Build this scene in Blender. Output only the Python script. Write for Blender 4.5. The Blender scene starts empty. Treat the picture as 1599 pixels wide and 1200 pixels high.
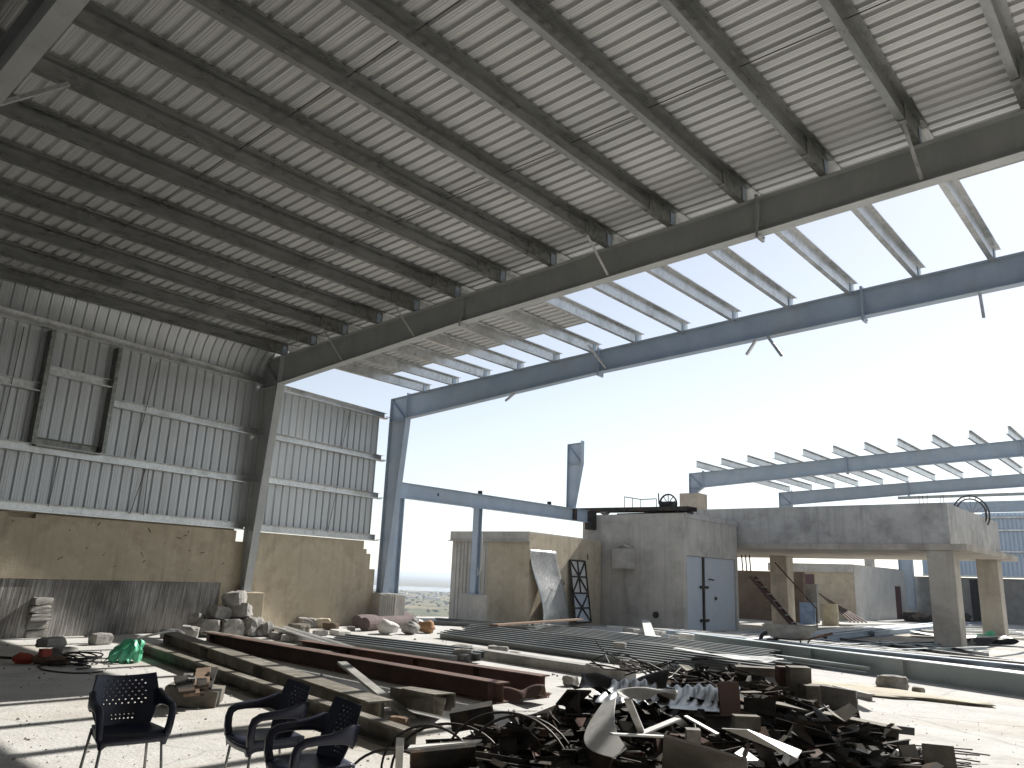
import bpy, math, random
import numpy as np
from mathutils import Matrix, Vector
rnd = random.Random(7)
sc = bpy.context.scene
COL = sc.collection

# ------------------------------------------------------------------ camera
YAW, PIT, ROL, FPX, CZ = 0.7266, 0.2433, 0.0402, 1212.5, 1.5
W_, H_ = 1599.0, 1200.0
Fw = np.array([-math.sin(YAW)*math.cos(PIT), math.cos(YAW)*math.cos(PIT), math.sin(PIT)])
R0 = np.array([math.cos(YAW), math.sin(YAW), 0.0])
U0 = np.cross(R0, Fw)
Rc = math.cos(ROL)*R0 + math.sin(ROL)*U0
Uc = -math.sin(ROL)*R0 + math.cos(ROL)*U0
cam = bpy.data.cameras.new('camera'); camo = bpy.data.objects.new('camera', cam); COL.objects.link(camo)
cam.sensor_width = 36; cam.lens = FPX/W_*36; cam.clip_start = .05; cam.clip_end = 60000
camo.matrix_world = Matrix(((Rc[0], Uc[0], -Fw[0], 0), (Rc[1], Uc[1], -Fw[1], 0), (Rc[2], Uc[2], -Fw[2], CZ), (0, 0, 0, 1)))
sc.camera = camo

# ------------------------------------------------------------------ sky, sun, exposure
SUN_EL, SUN_AZ = math.radians(39), math.radians(.5)          # azimuth measured from +Y towards +X
w = bpy.data.worlds.new('World'); sc.world = w; w.use_nodes = True
nt = w.node_tree
sky = nt.nodes.new('ShaderNodeTexSky'); sky.sky_type = 'NISHITA'; sky.sun_disc = False
sky.sun_elevation = SUN_EL; sky.sun_rotation = SUN_AZ; sky.air_density = 1.0; sky.dust_density = .3; sky.ozone_density = 1.0
hs = nt.nodes.new('ShaderNodeHueSaturation'); hs.inputs['Saturation'].default_value = .48; nt.links.new(sky.outputs[0], hs.inputs['Color'])
nt.links.new(hs.outputs[0], nt.nodes['Background'].inputs[0]); nt.nodes['Background'].inputs[1].default_value = 0.084
sl_ = bpy.data.lights.new('sun', 'SUN'); sl_.energy = 4.6; sl_.angle = math.radians(.53); sl_.color = (1, .965, .91)
so = bpy.data.objects.new('sun', sl_); COL.objects.link(so)
sd = Vector((math.sin(SUN_AZ)*math.cos(SUN_EL), math.cos(SUN_AZ)*math.cos(SUN_EL), math.sin(SUN_EL)))
so.rotation_euler = sd.to_track_quat('Z', 'Y').to_euler(); so.location = (0, 30, 30)
vs = sc.view_settings; vs.view_transform = 'Standard'; vs.look = 'None'; vs.gamma = 1; vs.exposure = 0.8

# ------------------------------------------------------------------ helpers
def gz(y):                                     # the yard falls gently away from the shed floor
    t = min(max((y-18.0)/12.0, 0), 1); return -.24*t
def ray(u, v):
    d = Fw*FPX + Rc*(u-W_/2) - Uc*(v-H_/2); return d/np.linalg.norm(d)
def G(u, v, z=None):                           # pixel -> point on the ground (or on a level plane)
    d = ray(u, v); zz = 0. if z is None else z
    for _ in range(12):
        t = (zz-CZ)/d[2]; P = np.array([0, 0, CZ])+t*d
        if z is not None: break
        zz = gz(P[1])
    return Vector(P)

def tag(o, label=None, cat=None, group=None, kind=None):
    if label: o['label'] = label
    if cat: o['category'] = cat
    if group: o['group'] = group
    if kind: o['kind'] = kind
    return o
ORG = {}
ORD = ('first', 'second', 'third', 'fourth', 'fifth', 'sixth', 'seventh', 'eighth', 'ninth', 'tenth', 'eleventh', 'twelfth', 'thirteenth')
def thing(name, label, cat, loc=(0, 0, 0), rz=0, group=None):
    o = bpy.data.objects.new(name, None); COL.objects.link(o); o.location = loc; o.rotation_euler = (0, 0, rz)
    o.empty_display_size = .2; tag(o, label, cat, group); ORG[o.name] = Vector(loc) if rz == 0 else Vector((0, 0, 0))
    return o

class MB:
    def __init__(s): s.v = []; s.f = []
    def add(s, vs_, fs):
        n = len(s.v); s.v += [tuple(q) for q in vs_]; s.f += [tuple(i+n for i in f) for f in fs]; return s
    def hexa(s, c):                            # 8 corners: 4 bottom ccw, 4 top ccw
        return s.add(c, [(3, 2, 1, 0), (4, 5, 6, 7), (0, 1, 5, 4), (1, 2, 6, 5), (2, 3, 7, 6), (3, 0, 4, 7)])
    def box(s, c, d, M=None):
        x, y, z = d[0]/2, d[1]/2, d[2]/2
        cs = [(-x, -y, -z), (x, -y, -z), (x, y, -z), (-x, y, -z), (-x, -y, z), (x, -y, z), (x, y, z), (-x, y, z)]
        c = Vector(c)
        return s.hexa([c+(M @ Vector(q) if M is not None else Vector(q)) for q in cs])
    def bb(s, x0, x1, y0, y1, z0, z1): return s.box(((x0+x1)/2, (y0+y1)/2, (z0+z1)/2), (abs(x1-x0), abs(y1-y0), abs(z1-z0)))
    def prism(s, prof, p0, p1, xd=None, up=(0, 0, 1)):   # closed 2D profile swept from p0 to p1
        p0, p1 = Vector(p0), Vector(p1); d = (p1-p0).normalized(); up = Vector(up)
        xd = d.cross(up).normalized() if xd is None else Vector(xd); ud = xd.cross(d).normalized()
        if ud.dot(up) < 0: ud = -ud
        n = len(prof); vs_ = [p0+xd*a+ud*b for a, b in prof]+[p1+xd*a+ud*b for a, b in prof]
        fs = [(i, (i+1) % n, n+(i+1) % n, n+i) for i in range(n)]+[tuple(range(n-1, -1, -1)), tuple(range(n, 2*n))]
        return s.add(vs_, fs)
    def tube(s, pts, r, n=8, cap=True):
        pts = [Vector(q) for q in pts]; rs = r if isinstance(r, (list, tuple)) else [r]*len(pts)
        b = len(s.v); prev = None
        for i, q in enumerate(pts):
            d = (pts[min(i+1, len(pts)-1)]-pts[max(i-1, 0)]).normalized()
            if prev is None:
                a = Vector((0, 0, 1)) if abs(d.z) < .9 else Vector((1, 0, 0)); x = d.cross(a).normalized()
            else: x = (prev-d*prev.dot(d)).normalized()
            prev = x; y = d.cross(x)
            s.v += [tuple(q+(x*math.cos(2*math.pi*k/n)+y*math.sin(2*math.pi*k/n))*rs[i]) for k in range(n)]
        for i in range(len(pts)-1):
            for k in range(n):
                s.f.append((b+i*n+k, b+i*n+(k+1) % n, b+(i+1)*n+(k+1) % n, b+(i+1)*n+k))
        if cap:
            s.f.append(tuple(b+k for k in range(n-1, -1, -1))); s.f.append(tuple(b+(len(pts)-1)*n+k for k in range(n)))
        return s
    def grid(s, fn, nu, nv, skip=None):
        b = len(s.v)
        for j in range(nv+1):
            for i in range(nu+1): s.v.append(tuple(fn(i/nu, j/nv)))
        for j in range(nv):
            for i in range(nu):
                if skip and skip(i, j): continue
                a = b+j*(nu+1)+i; s.f.append((a, a+1, a+nu+2, a+nu+1))
        return s
    def slab(s, poly, t):                      # flat polygon given thickness t along its normal
        P = [Vector(q) for q in poly]; nrm = (P[1]-P[0]).cross(P[-1]-P[0]).normalized(); n = len(P)
        return s.add(P+[q+nrm*t for q in P], [tuple(range(n-1, -1, -1)), tuple(range(n, 2*n))]+[(i, (i+1) % n, n+(i+1) % n, n+i) for i in range(n)])
    def build(s, name, mat, parent=None, org=None, smooth=False, solid=0, bevel=0):
        o0 = Vector((0, 0, 0))
        if parent is not None: o0 = ORG[parent.name]
        elif org is not None: o0 = Vector(org)
        me = bpy.data.meshes.new(name); me.from_pydata([tuple(Vector(q)-o0) for q in s.v], [], s.f)
        me.materials.append(mat); me.update()
        if smooth: me.shade_smooth()
        o = bpy.data.objects.new(name, me); COL.objects.link(o)
        ORG[o.name] = o0
        if parent is not None: o.parent = parent
        else: o.location = o0
        if solid:
            m = o.modifiers.new('thickness', 'SOLIDIFY'); m.thickness = solid; m.offset = 0
        if bevel:
            m = o.modifiers.new('bevel', 'BEVEL'); m.width = bevel; m.segments = 1; m.limit_method = 'ANGLE'
        return o

def thick(pts, t):                             # open 2D polyline -> closed thin profile
    P = [Vector(q) for q in pts]; L = []; Rr = []
    for i, q in enumerate(P):
        d1 = (P[i]-P[i-1]).normalized() if i else None; d2 = (P[i+1]-P[i]).normalized() if i < len(P)-1 else None
        d1 = d1 or d2; d2 = d2 or d1
        n1 = Vector((-d1.y, d1.x)); n2 = Vector((-d2.y, d2.x)); m = (n1+n2)
        m = m/max(m.dot(n1), .3)
        L.append(q+m*t/2); Rr.append(q-m*t/2)
    return [tuple(q) for q in L]+[tuple(q) for q in reversed(Rr)]
def iprof(h, b, tw=.01, tf=.014):              # I section, origin at the middle of its bottom
    return [(-b/2, 0), (b/2, 0), (b/2, tf), (tw/2, tf), (tw/2, h-tf), (b/2, h-tf), (b/2, h), (-b/2, h), (-b/2, h-tf), (-tw/2, h-tf), (-tw/2, tf), (-b/2, tf)]
def cprof(h, b, t=.004, lip=.02):              # lipped channel, web at x=0, opening to +x
    return thick([(b, lip), (b, 0), (0, 0), (0, h), (b, h), (b, h-lip)], t)
def zprof(h, b, t=.004, lip=.018):             # Z section: bottom flange to -x, top flange to +x
    return thick([(-b, lip), (-b, 0), (0, 0), (0, h), (b, h), (b, h-lip)], t)
def rot(rx=0, ry=0, rz=0): return Matrix.Rotation(rz, 3, 'Z') @ Matrix.Rotation(ry, 3, 'Y') @ Matrix.Rotation(rx, 3, 'X')

# ------------------------------------------------------------------ materials
def nodes(name):
    m = bpy.data.materials.new(name); m.use_nodes = True; t = m.node_tree; return m, t, t.nodes, t.links, t.nodes['Principled BSDF']
def mat(name, c1, c2, rough=.7, metal=0., scale=3., detail=6, lo=.35, hi=.65, bump=.15, bscale=None, bdist=.01, stain=None, sscale=.6, slo=.5, shi=.7,
        rvar=.15, coord='Object', stretch=(1, 1, 1), spec=.5, streak=None, samt=.6, orand=0, dent=0):
    m, t, N, L, B = nodes(name)
    tc = N.new('ShaderNodeTexCoord'); mp = N.new('ShaderNodeMapping'); mp.inputs['Scale'].default_value = stretch
    if coord == 'World':
        ge = N.new('ShaderNodeNewGeometry'); L.new(ge.outputs['Position'], mp.inputs[0])
    else: L.new(tc.outputs[coord], mp.inputs[0])
    n1 = N.new('ShaderNodeTexNoise'); n1.inputs['Scale'].default_value = scale; n1.inputs['Detail'].default_value = detail; n1.inputs['Roughness'].default_value = .62
    L.new(mp.outputs[0], n1.inputs['Vector'])
    r = N.new('ShaderNodeValToRGB'); r.color_ramp.elements[0].position = lo; r.color_ramp.elements[1].position = hi
    r.color_ramp.elements[0].color = (*c1, 1); r.color_ramp.elements[1].color = (*c2, 1); L.new(n1.outputs[0], r.inputs[0])
    col = r.outputs[0]
    if stain:
        n2 = N.new('ShaderNodeTexNoise'); n2.inputs['Scale'].default_value = sscale; n2.inputs['Detail'].default_value = 8; n2.inputs['Roughness'].default_value = .7
        L.new(mp.outputs[0], n2.inputs['Vector'])
        mr = N.new('ShaderNodeMapRange'); mr.inputs[1].default_value = slo; mr.inputs[2].default_value = shi; L.new(n2.outputs[0], mr.inputs[0])
        mx = N.new('ShaderNodeMix'); mx.data_type = 'RGBA'; L.new(mr.outputs[0], mx.inputs[0]); L.new(col, mx.inputs[6]); mx.inputs[7].default_value = (*stain, 1); col = mx.outputs[2]
    if streak:                                 # rain runs down vertical faces
        ge2 = N.new('ShaderNodeNewGeometry'); m2 = N.new('ShaderNodeMapping'); m2.inputs['Scale'].default_value = (4.5, 4.5, .22); L.new(ge2.outputs['Position'], m2.inputs[0])
        n4 = N.new('ShaderNodeTexNoise'); n4.inputs['Scale'].default_value = 1.0; n4.inputs['Detail'].default_value = 7; n4.inputs['Roughness'].default_value = .7; L.new(m2.outputs[0], n4.inputs['Vector'])
        q4 = N.new('ShaderNodeMapRange'); q4.inputs[1].default_value = .5; q4.inputs[2].default_value = .72; q4.inputs[4].default_value = samt; L.new(n4.outputs[0], q4.inputs[0])
        x4 = N.new('ShaderNodeMix'); x4.data_type = 'RGBA'; L.new(q4.outputs[0], x4.inputs[0]); L.new(col, x4.inputs[6]); x4.inputs[7].default_value = (*streak, 1); col = x4.outputs[2]
    if orand:                                  # sheets and pieces differ a little from each other
        oi = N.new('ShaderNodeObjectInfo'); q5 = N.new('ShaderNodeMapRange'); q5.inputs[3].default_value = 1-orand; q5.inputs[4].default_value = 1+orand; L.new(oi.outputs['Random'], q5.inputs[0])
        hv = N.new('ShaderNodeHueSaturation'); L.new(q5.outputs[0], hv.inputs['Value']); L.new(col, hv.inputs['Color']); col = hv.outputs[0]
    L.new(col, B.inputs['Base Color'])
    rr = N.new('ShaderNodeMapRange'); rr.inputs[3].default_value = max(rough-rvar, .02); rr.inputs[4].default_value = min(rough+rvar, 1); L.new(n1.outputs[0], rr.inputs[0]); L.new(rr.outputs[0], B.inputs['Roughness'])
    B.inputs['Metallic'].default_value = metal; B.inputs['Specular IOR Level'].default_value = spec
    if bump:
        n3 = N.new('ShaderNodeTexNoise'); n3.inputs['Scale'].default_value = bscale or scale*6; n3.inputs['Detail'].default_value = 6; L.new(mp.outputs[0], n3.inputs['Vector'])
        b = N.new('ShaderNodeBump'); b.inputs['Strength'].default_value = bump; b.inputs['Distance'].default_value = bdist; L.new(n3.outputs[0], b.inputs['Height']); L.new(b.outputs[0], B.inputs['Normal'])
        if dent:
            n6 = N.new('ShaderNodeTexNoise'); n6.inputs['Scale'].default_value = 1.3; n6.inputs['Detail'].default_value = 2; L.new(tc.outputs['Object'], n6.inputs['Vector'])
            b6 = N.new('ShaderNodeBump'); b6.inputs['Strength'].default_value = dent; b6.inputs['Distance'].default_value = .03; L.new(n6.outputs[0], b6.inputs['Height']); L.new(b6.outputs[0], b.inputs['Normal'])
    return m
M = {}
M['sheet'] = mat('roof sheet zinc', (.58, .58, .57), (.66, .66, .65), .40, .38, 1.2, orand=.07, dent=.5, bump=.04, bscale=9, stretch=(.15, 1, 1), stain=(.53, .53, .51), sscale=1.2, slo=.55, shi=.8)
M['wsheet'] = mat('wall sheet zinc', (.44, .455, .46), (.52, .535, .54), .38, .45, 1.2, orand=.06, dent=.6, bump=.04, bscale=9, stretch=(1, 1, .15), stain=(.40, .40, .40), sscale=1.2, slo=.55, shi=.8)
M['galv'] = mat('galvanised steel', (.50, .505, .50), (.64, .645, .64), .34, .7, 14, 3, orand=.08, bump=.03, stain=(.30, .30, .27), sscale=2.0, slo=.48, shi=.75)
M['galvd'] = mat('weathered galvanised', (.20, .205, .195), (.29, .295, .285), .3, .75, 9, 4, orand=.1, bump=.03, stain=(.145, .148, .138), sscale=2.5, slo=.5, shi=.8, stretch=(1, .25, 1))
M['sleeve'] = mat('dark lap sleeve', (.17, .175, .16), (.30, .305, .28), .42, .6, 11, 4, bump=.04, stain=(.08, .08, .075), sscale=6, slo=.52, shi=.7)
M['paint'] = mat('blue grey steel paint', (.31, .38, .46), (.385, .455, .535), .5, 0, 1.6, streak=(.29, .34, .40), samt=.35, bump=.04, stain=(.36, .38, .40), sscale=1.1, slo=.52, shi=.75)
M['plaster'] = mat('ochre plaster', (.42, .36, .265), (.51, .445, .34), .92, 0, 1.6, streak=(.30, .25, .18), samt=.5, bump=.35, bscale=30, stain=(.33, .275, .20), sscale=1.5, slo=.5, shi=.72, spec=.2)
M['cement'] = mat('grey cement render', (.42, .395, .355), (.51, .485, .44), .93, 0, 1.6, streak=(.29, .27, .24), samt=.7, bump=.35, bscale=25, stain=(.31, .29, .265), sscale=1.3, slo=.48, shi=.72, spec=.2)
M['concrete'] = mat('cast concrete', (.38, .37, .35), (.50, .485, .46), .9, 0, 1.6, streak=(.24, .235, .23), samt=.8, bump=.3, bscale=18, stain=(.22, .21, .20), sscale=.9, slo=.5, shi=.75, spec=.25)
M['conccol'] = mat('cast concrete tan', (.39, .35, .29), (.50, .455, .385), .9, 0, 1.2, streak=(.25, .22, .18), samt=.5, bump=.3, bscale=18, stain=(.24, .215, .18), sscale=.7, slo=.5, shi=.75, spec=.25)
M['white'] = mat('limewashed wall', (.52, .50, .46), (.62, .60, .56), .92, 0, 1.0, bump=.2, bscale=22, stain=(.42, .40, .36), sscale=.6, slo=.55, shi=.8, spec=.2)
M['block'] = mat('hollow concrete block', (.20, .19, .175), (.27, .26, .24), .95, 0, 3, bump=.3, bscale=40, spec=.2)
M['paintshade'] = mat('shaded steel paint', (.40, .415, .41), (.48, .495, .485), .45, 0, 1.6, streak=(.33, .34, .335), samt=.4, bump=.04, stain=(.50, .51, .50), sscale=1.1, slo=.52, shi=.75)  # same steel paint greyed for near frames, roof shade put into the colour
M['paintlight'] = mat('pale green grey paint', (.34, .39, .39), (.42, .47, .47), .5, 0, 1.6, bump=.04, stain=(.45, .46, .44), sscale=1.1, slo=.52, shi=.75)
M['rubble'] = mat('broken concrete', (.20, .19, .175), (.36, .345, .32), .95, 0, 7, bump=.6, bscale=40, spec=.2)
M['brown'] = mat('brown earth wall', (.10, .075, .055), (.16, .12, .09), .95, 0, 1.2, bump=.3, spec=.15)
M['rust'] = mat('red oxide primer', (.085, .045, .034), (.145, .078, .058), .75, .1, 3, bump=.1, stain=(.07, .045, .035), sscale=2, slo=.45, shi=.7)
M['darksteel'] = mat('dark mill steel', (.02, .019, .017), (.05, .046, .041), .82, .0, 5, spec=.2, bump=.1, stain=(.10, .06, .035), sscale=3, slo=.5, shi=.7)
M['olive'] = mat('dusty steel offcut', (.12, .107, .086), (.20, .183, .152), .8, .1, 4, spec=.25, bump=.1, stain=(.30, .285, .25), sscale=2, slo=.5, shi=.72)
M['dusty'] = mat('dust covered steel', (.20, .195, .18), (.32, .31, .285), .7, .25, 4, bump=.08, stain=(.40, .385, .355), sscale=2.5, slo=.48, shi=.7)
M['greenst'] = mat('green grey steel', (.11, .122, .122), (.19, .205, .205), .42, .45, 2, bump=.05, stain=(.20, .21, .195), sscale=1.6, slo=.52, shi=.75, stretch=(.4, 1, 1))
M['pale'] = mat('pale zinc scrap', (.55, .545, .52), (.70, .69, .66), .5, .3, 5, bump=.08, stain=(.40, .38, .34), sscale=4, slo=.5, shi=.72)
M['plastic'] = mat('navy plastic', (.011, .013, .030), (.016, .019, .042), .36, 0, 8, bump=.02, stain=(.05, .048, .045), sscale=5, slo=.58, shi=.8, orand=.15)
M['tubeleg'] = mat('grey steel tube', (.25, .25, .24), (.35, .35, .33), .4, .6, 12, bump=0)
M['black'] = mat('black rubber', (.012, .012, .012), (.025, .025, .025), .6, 0, 8, bump=.05)
M['wire'] = mat('dark wire', (.03, .027, .024), (.07, .06, .05), .5, .5, 12, bump=0)
M['doorblue'] = mat('pale blue door paint', (.38, .42, .47), (.46, .50, .55), .5, 0, 1.5, bump=.05, stain=(.36, .39, .43), sscale=1.5, slo=.5, shi=.75)
M['greenbag'] = mat('green plastic bag', (.06, .40, .22), (.20, .66, .42), .35, 0, 6, bump=.1)
M['wood'] = mat('weathered wood', (.14, .095, .065), (.23, .165, .12), .85, 0, 3, bump=.3, stretch=(1, 6, 6), spec=.2)
M['redtool'] = mat('red tool paint', (.30, .035, .02), (.40, .06, .03), .5, 0, 6, bump=.05)
M['roll'] = mat('brown rolled felt', (.11, .085, .082), (.16, .125, .12), .9, 0, 5, bump=.3, spec=.2)
M['sack'] = mat('dusty white sack', (.55, .53, .49), (.70, .68, .64), .85, 0, 6, bump=.4, bscale=25, spec=.2)
M['orange'] = mat('orange sack', (.30, .17, .09), (.42, .25, .14), .85, 0, 6, bump=.4, bscale=25, spec=.2)
M['bluedrum'] = mat('blue drum paint', (.10, .16, .27), (.17, .25, .38), .5, 0, 3, bump=.1, stain=(.25, .20, .15), sscale=3, slo=.55, shi=.75)
M['tan'] = mat('tan drum', (.32, .28, .19), (.42, .37, .27), .8, 0, 3, bump=.15, stain=(.20, .16, .11), sscale=2, slo=.5, shi=.75)
M['maroon'] = mat('maroon door paint', (.07, .028, .03), (.10, .042, .045), .6, 0, 3, bump=.05)
M['shedblue'] = mat('blue wall sheet', (.40, .47, .56), (.48, .55, .63), .45, .2, 1.5, bump=.03, stretch=(1, 1, .2))
M['opening'] = mat('painted opening shade', (.02, .02, .02), (.03, .03, .03), .9, 0, 3, bump=0)  # near-black colour paints the shade inside holes and doorways

def grooved():                                 # scratch-coat render raked in uneven, near-vertical strokes
    m, t, N, L, B = nodes('raked render')
    tc = N.new('ShaderNodeNewGeometry')
    mp = N.new('ShaderNodeMapping'); mp.inputs['Rotation'].default_value = (math.radians(4), 0, 0); L.new(tc.outputs['Position'], mp.inputs[0])
    sx = N.new('ShaderNodeMapping'); sx.inputs['Scale'].default_value = (0, 19, .8); L.new(mp.outputs[0], sx.inputs[0])
    n = N.new('ShaderNodeTexNoise'); n.inputs['Scale'].default_value = 1.5; n.inputs['Detail'].default_value = 5; n.inputs['Roughness'].default_value = .65; L.new(sx.outputs[0], n.inputs['Vector'])
    n2 = N.new('ShaderNodeTexNoise'); n2.inputs['Scale'].default_value = 1.4; n2.inputs['Detail'].default_value = 6; L.new(tc.outputs['Position'], n2.inputs['Vector'])
    ad = N.new('ShaderNodeMath'); ad.operation = 'MULTIPLY_ADD'; ad.inputs[1].default_value = .6; L.new(n2.outputs[0], ad.inputs[0]); L.new(n.outputs[0], ad.inputs[2])
    r = N.new('ShaderNodeValToRGB'); e = r.color_ramp.elements; e[0].position = .66; e[0].color = (.135, .125, .115, 1); e[1].position = .98; e[1].color = (.43, .415, .39, 1)
    k = e.new(.81); k.color = (.25, .235, .22, 1)
    L.new(ad.outputs[0], r.inputs[0]); L.new(r.outputs[0], B.inputs['Base Color']); B.inputs['Roughness'].default_value = .95; B.inputs['Specular IOR Level'].default_value = .2
    b = N.new('ShaderNodeBump'); b.inputs['Strength'].default_value = .7; b.inputs['Distance'].default_value = .03; L.new(n.outputs[0], b.inputs['Height']); L.new(b.outputs[0], B.inputs['Normal'])
    return m
M['raked'] = grooved()

def ground_mat():
    m, t, N, L, B = nodes('dusty concrete yard')
    g = N.new('ShaderNodeNewGeometry')
    def noise(scale, det=8, ro=.65):
        n = N.new('ShaderNodeTexNoise'); n.inputs['Scale'].default_value = scale; n.inputs['Detail'].default_value = det; n.inputs['Roughness'].default_value = ro; L.new(g.outputs['Position'], n.inputs['Vector']); return n
    def mixc(fac, a, c):
        x = N.new('ShaderNodeMix'); x.data_type = 'RGBA'; L.new(fac, x.inputs[0])
        if isinstance(a, tuple): x.inputs[6].default_value = (*a, 1)
        else: L.new(a, x.inputs[6])
        x.inputs[7].default_value = (*c, 1); return x.outputs[2]
    def rng(n, a, b_, lo=0, hi=1):
        r = N.new('ShaderNodeMapRange'); r.inputs[1].default_value = a; r.inputs[2].default_value = b_; r.inputs[3].default_value = lo; r.inputs[4].default_value = hi; L.new(n, r.inputs[0]); return r.outputs[0]
    big = noise(.35); mid = noise(1.7); fine = noise(9, 8, .7); spk = noise(30, 3, .6)
    c = mixc(rng(mid.outputs[0], .35, .65), (.44, .43, .405), (.53, .52, .495))
    c = mixc(rng(big.outputs[0], .50, .66, 0, .75), c, (.37, .325, .255))
    c = mixc(rng(fine.outputs[0], .56, .70, 0, .55), c, (.25, .235, .21))
    c = mixc(rng(spk.outputs[0], .66, .72, 0, .7), c, (.17, .155, .14))
    dirt = noise(.9, 10, .75); c = mixc(rng(dirt.outputs[0], .55, .70, 0, .6), c, (.27, .245, .21))
    scu = N.new('ShaderNodeTexNoise'); scu.inputs['Scale'].default_value = 3.2; scu.inputs['Detail'].default_value = 9; scu.inputs['Roughness'].default_value = .8; scu.inputs['Distortion'].default_value = 1.5; L.new(g.outputs['Position'], scu.inputs['Vector'])
    c = mixc(rng(scu.outputs[0], .58, .66, 0, .45), c, (.22, .20, .175))
    vo = N.new('ShaderNodeTexVoronoi'); vo.feature = 'DISTANCE_TO_EDGE'; vo.inputs['Scale'].default_value = .33
    wv = N.new('ShaderNodeVectorMath'); wv.operation = 'MULTIPLY_ADD'; wv.inputs[1].default_value = (.35, .35, 0); L.new(mid.outputs['Color'], wv.inputs[0]); L.new(g.outputs['Position'], wv.inputs[2]); L.new(wv.outputs[0], vo.inputs['Vector'])
    c = mixc(rng(vo.outputs['Distance'], 0, .008, .35, 0), c, (.14, .13, .115))
    L.new(c, B.inputs['Base Color']); B.inputs['Roughness'].default_value = .92; B.inputs['Specular IOR Level'].default_value = .2
    ad = N.new('ShaderNodeMath'); ad.operation = 'ADD'; L.new(fine.outputs[0], ad.inputs[0]); L.new(spk.outputs[0], ad.inputs[1])
    b = N.new('ShaderNodeBump'); b.inputs['Strength'].default_value = .45; b.inputs['Distance'].default_value = .02; L.new(ad.outputs[0], b.inputs['Height']); L.new(b.outputs[0], B.inputs['Normal'])
    return m
M['yard'] = ground_mat()
M['plain'] = mat('scrub plain', (.10, .105, .05), (.27, .21, .125), .95, 0, .008, 10, bump=0, coord='World', stain=(.06, .075, .035), sscale=.03, slo=.48, shi=.6, spec=.1)
M['bank'] = mat('red earth', (.30, .17, .10), (.40, .26, .17), .95, 0, .3, 8, bump=.3, coord='World', stain=(.16, .15, .08), sscale=.15, slo=.5, shi=.65, spec=.1)
M['water'] = mat('lake water', (.05, .07, .09), (.06, .08, .10), .12, 0, .01, bump=0)

# ------------------------------------------------------------------ the setting
def terrain_z(x, y):
    if y < 75 and x > -22 and x < 70: return gz(y)
    d = max(0, -22-x, x-70, y-75); d2 = max(d, 0)
    base = gz(min(y, 75))
    return base-46*(1-math.exp(-(d2/95.)**1.6)) + (.3*math.sin(x*.23+y*.19) if 2 < d < 120 else 0)
m = MB()
def axis(lim0, lim1, step, far):
    a = list(np.arange(lim0, lim1+.01, step)); k = step; q = lim1
    while q < far: k *= 1.35; q += k; a.append(q)
    k = step; q = lim0
    while q > -far: k *= 1.35; q -= k; a.insert(0, q)
    return a
xs, ys = axis(-60, 75, 3.0, 26000), axis(-24, 100, 3.0, 26000)
nx = len(xs)
for yy in ys:
    for xx in xs: m.v.append((xx, yy, terrain_z(xx, yy)))
for j in range(len(ys)-1):
    for i in range(nx-1): m.f.append((j*nx+i, j*nx+i+1, (j+1)*nx+i+1, (j+1)*nx+i))
g = m.build('ground', M['yard'])
g.data.materials.append(M['bank']); g.data.materials.append(M['plain']); tag(g, kind='structure')
for p_ in g.data.polygons:
    c = p_.center
    p_.material_index = 2 if (c.z < -14) else (1 if c.x < -23 or c.y > 78 or c.x > 71 else 0)
g.data.shade_smooth()
m = MB(); dl = Vector((-.655, .756, 0)); pl = Vector((.756, .655, 0))
m.add([dl*2150-pl*1500+Vector((0, 0, -45.9)), dl*2250+pl*500+Vector((0, 0, -45.9)), dl*2950+pl*600+Vector((0, 0, -45.9)), dl*2800-pl*1600+Vector((0, 0, -45.9))], [(0, 1, 2, 3)])
tag(m.build('lake', M['water']), kind='structure')
# far low houses and tree clumps on the plain: too small to count
m = MB()
for i in range(60):
    q = dl*rnd.uniform(1500, 2120)+pl*rnd.uniform(-260, 160); a = rnd.uniform(5, 11)
    m.box((q.x, q.y, -44.5), (a, rnd.uniform(5, 11), rnd.uniform(2.5, 4)), rot(0, 0, rnd.uniform(0, 3)))
tag(m.build('distant_town', M['white']), 'scattered pale houses far off on the plain', 'houses', kind='stuff')
m = MB()
for i in range(900):
    q = dl*rnd.uniform(330, 2150)+pl*rnd.uniform(-330, 220); a = rnd.uniform(1.2, 3.6)
    for k in range(3):
        m.box((q.x+rnd.uniform(-a, a)*.5, q.y+rnd.uniform(-a, a)*.5, -46+a*.35), (a*.9, a*.8, a*.7), rot(rnd.random(), rnd.random(), rnd.random()*3))
M['scrub'] = mat('scrub foliage', (.035, .05, .02), (.075, .09, .04), .95, 0, .2, bump=0, coord='World', spec=.1)
tag(m.build('distant_scrub', M['scrub']), 'dark green scrub and trees dotting the far plain', 'scrub', kind='stuff')

# ------------------------------------------------------------------ the steel shed
XW, Y0, Y1, Y2, TW, ZT, SL = -17.87, 1.81, 10.44, 15.23, .1204, 6.71, .0359
PX0, PD = -15.77, 1.233                         # purlin lines: X = PX0 + k*PD
def ztop(x): return ZT+(x-XW)*SL
def wallx(y): return XW-math.tan(TW)*(max(y, 2.6)-Y1)
wdir = Vector((-math.sin(TW), math.cos(TW), 0)); wnor = Vector((math.cos(TW), math.sin(TW), 0))
shed = thing('steel_shed', 'open grey steel shed with ribbed metal roof sheltering the near yard', 'shed', (XW, Y1, 0))

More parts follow.
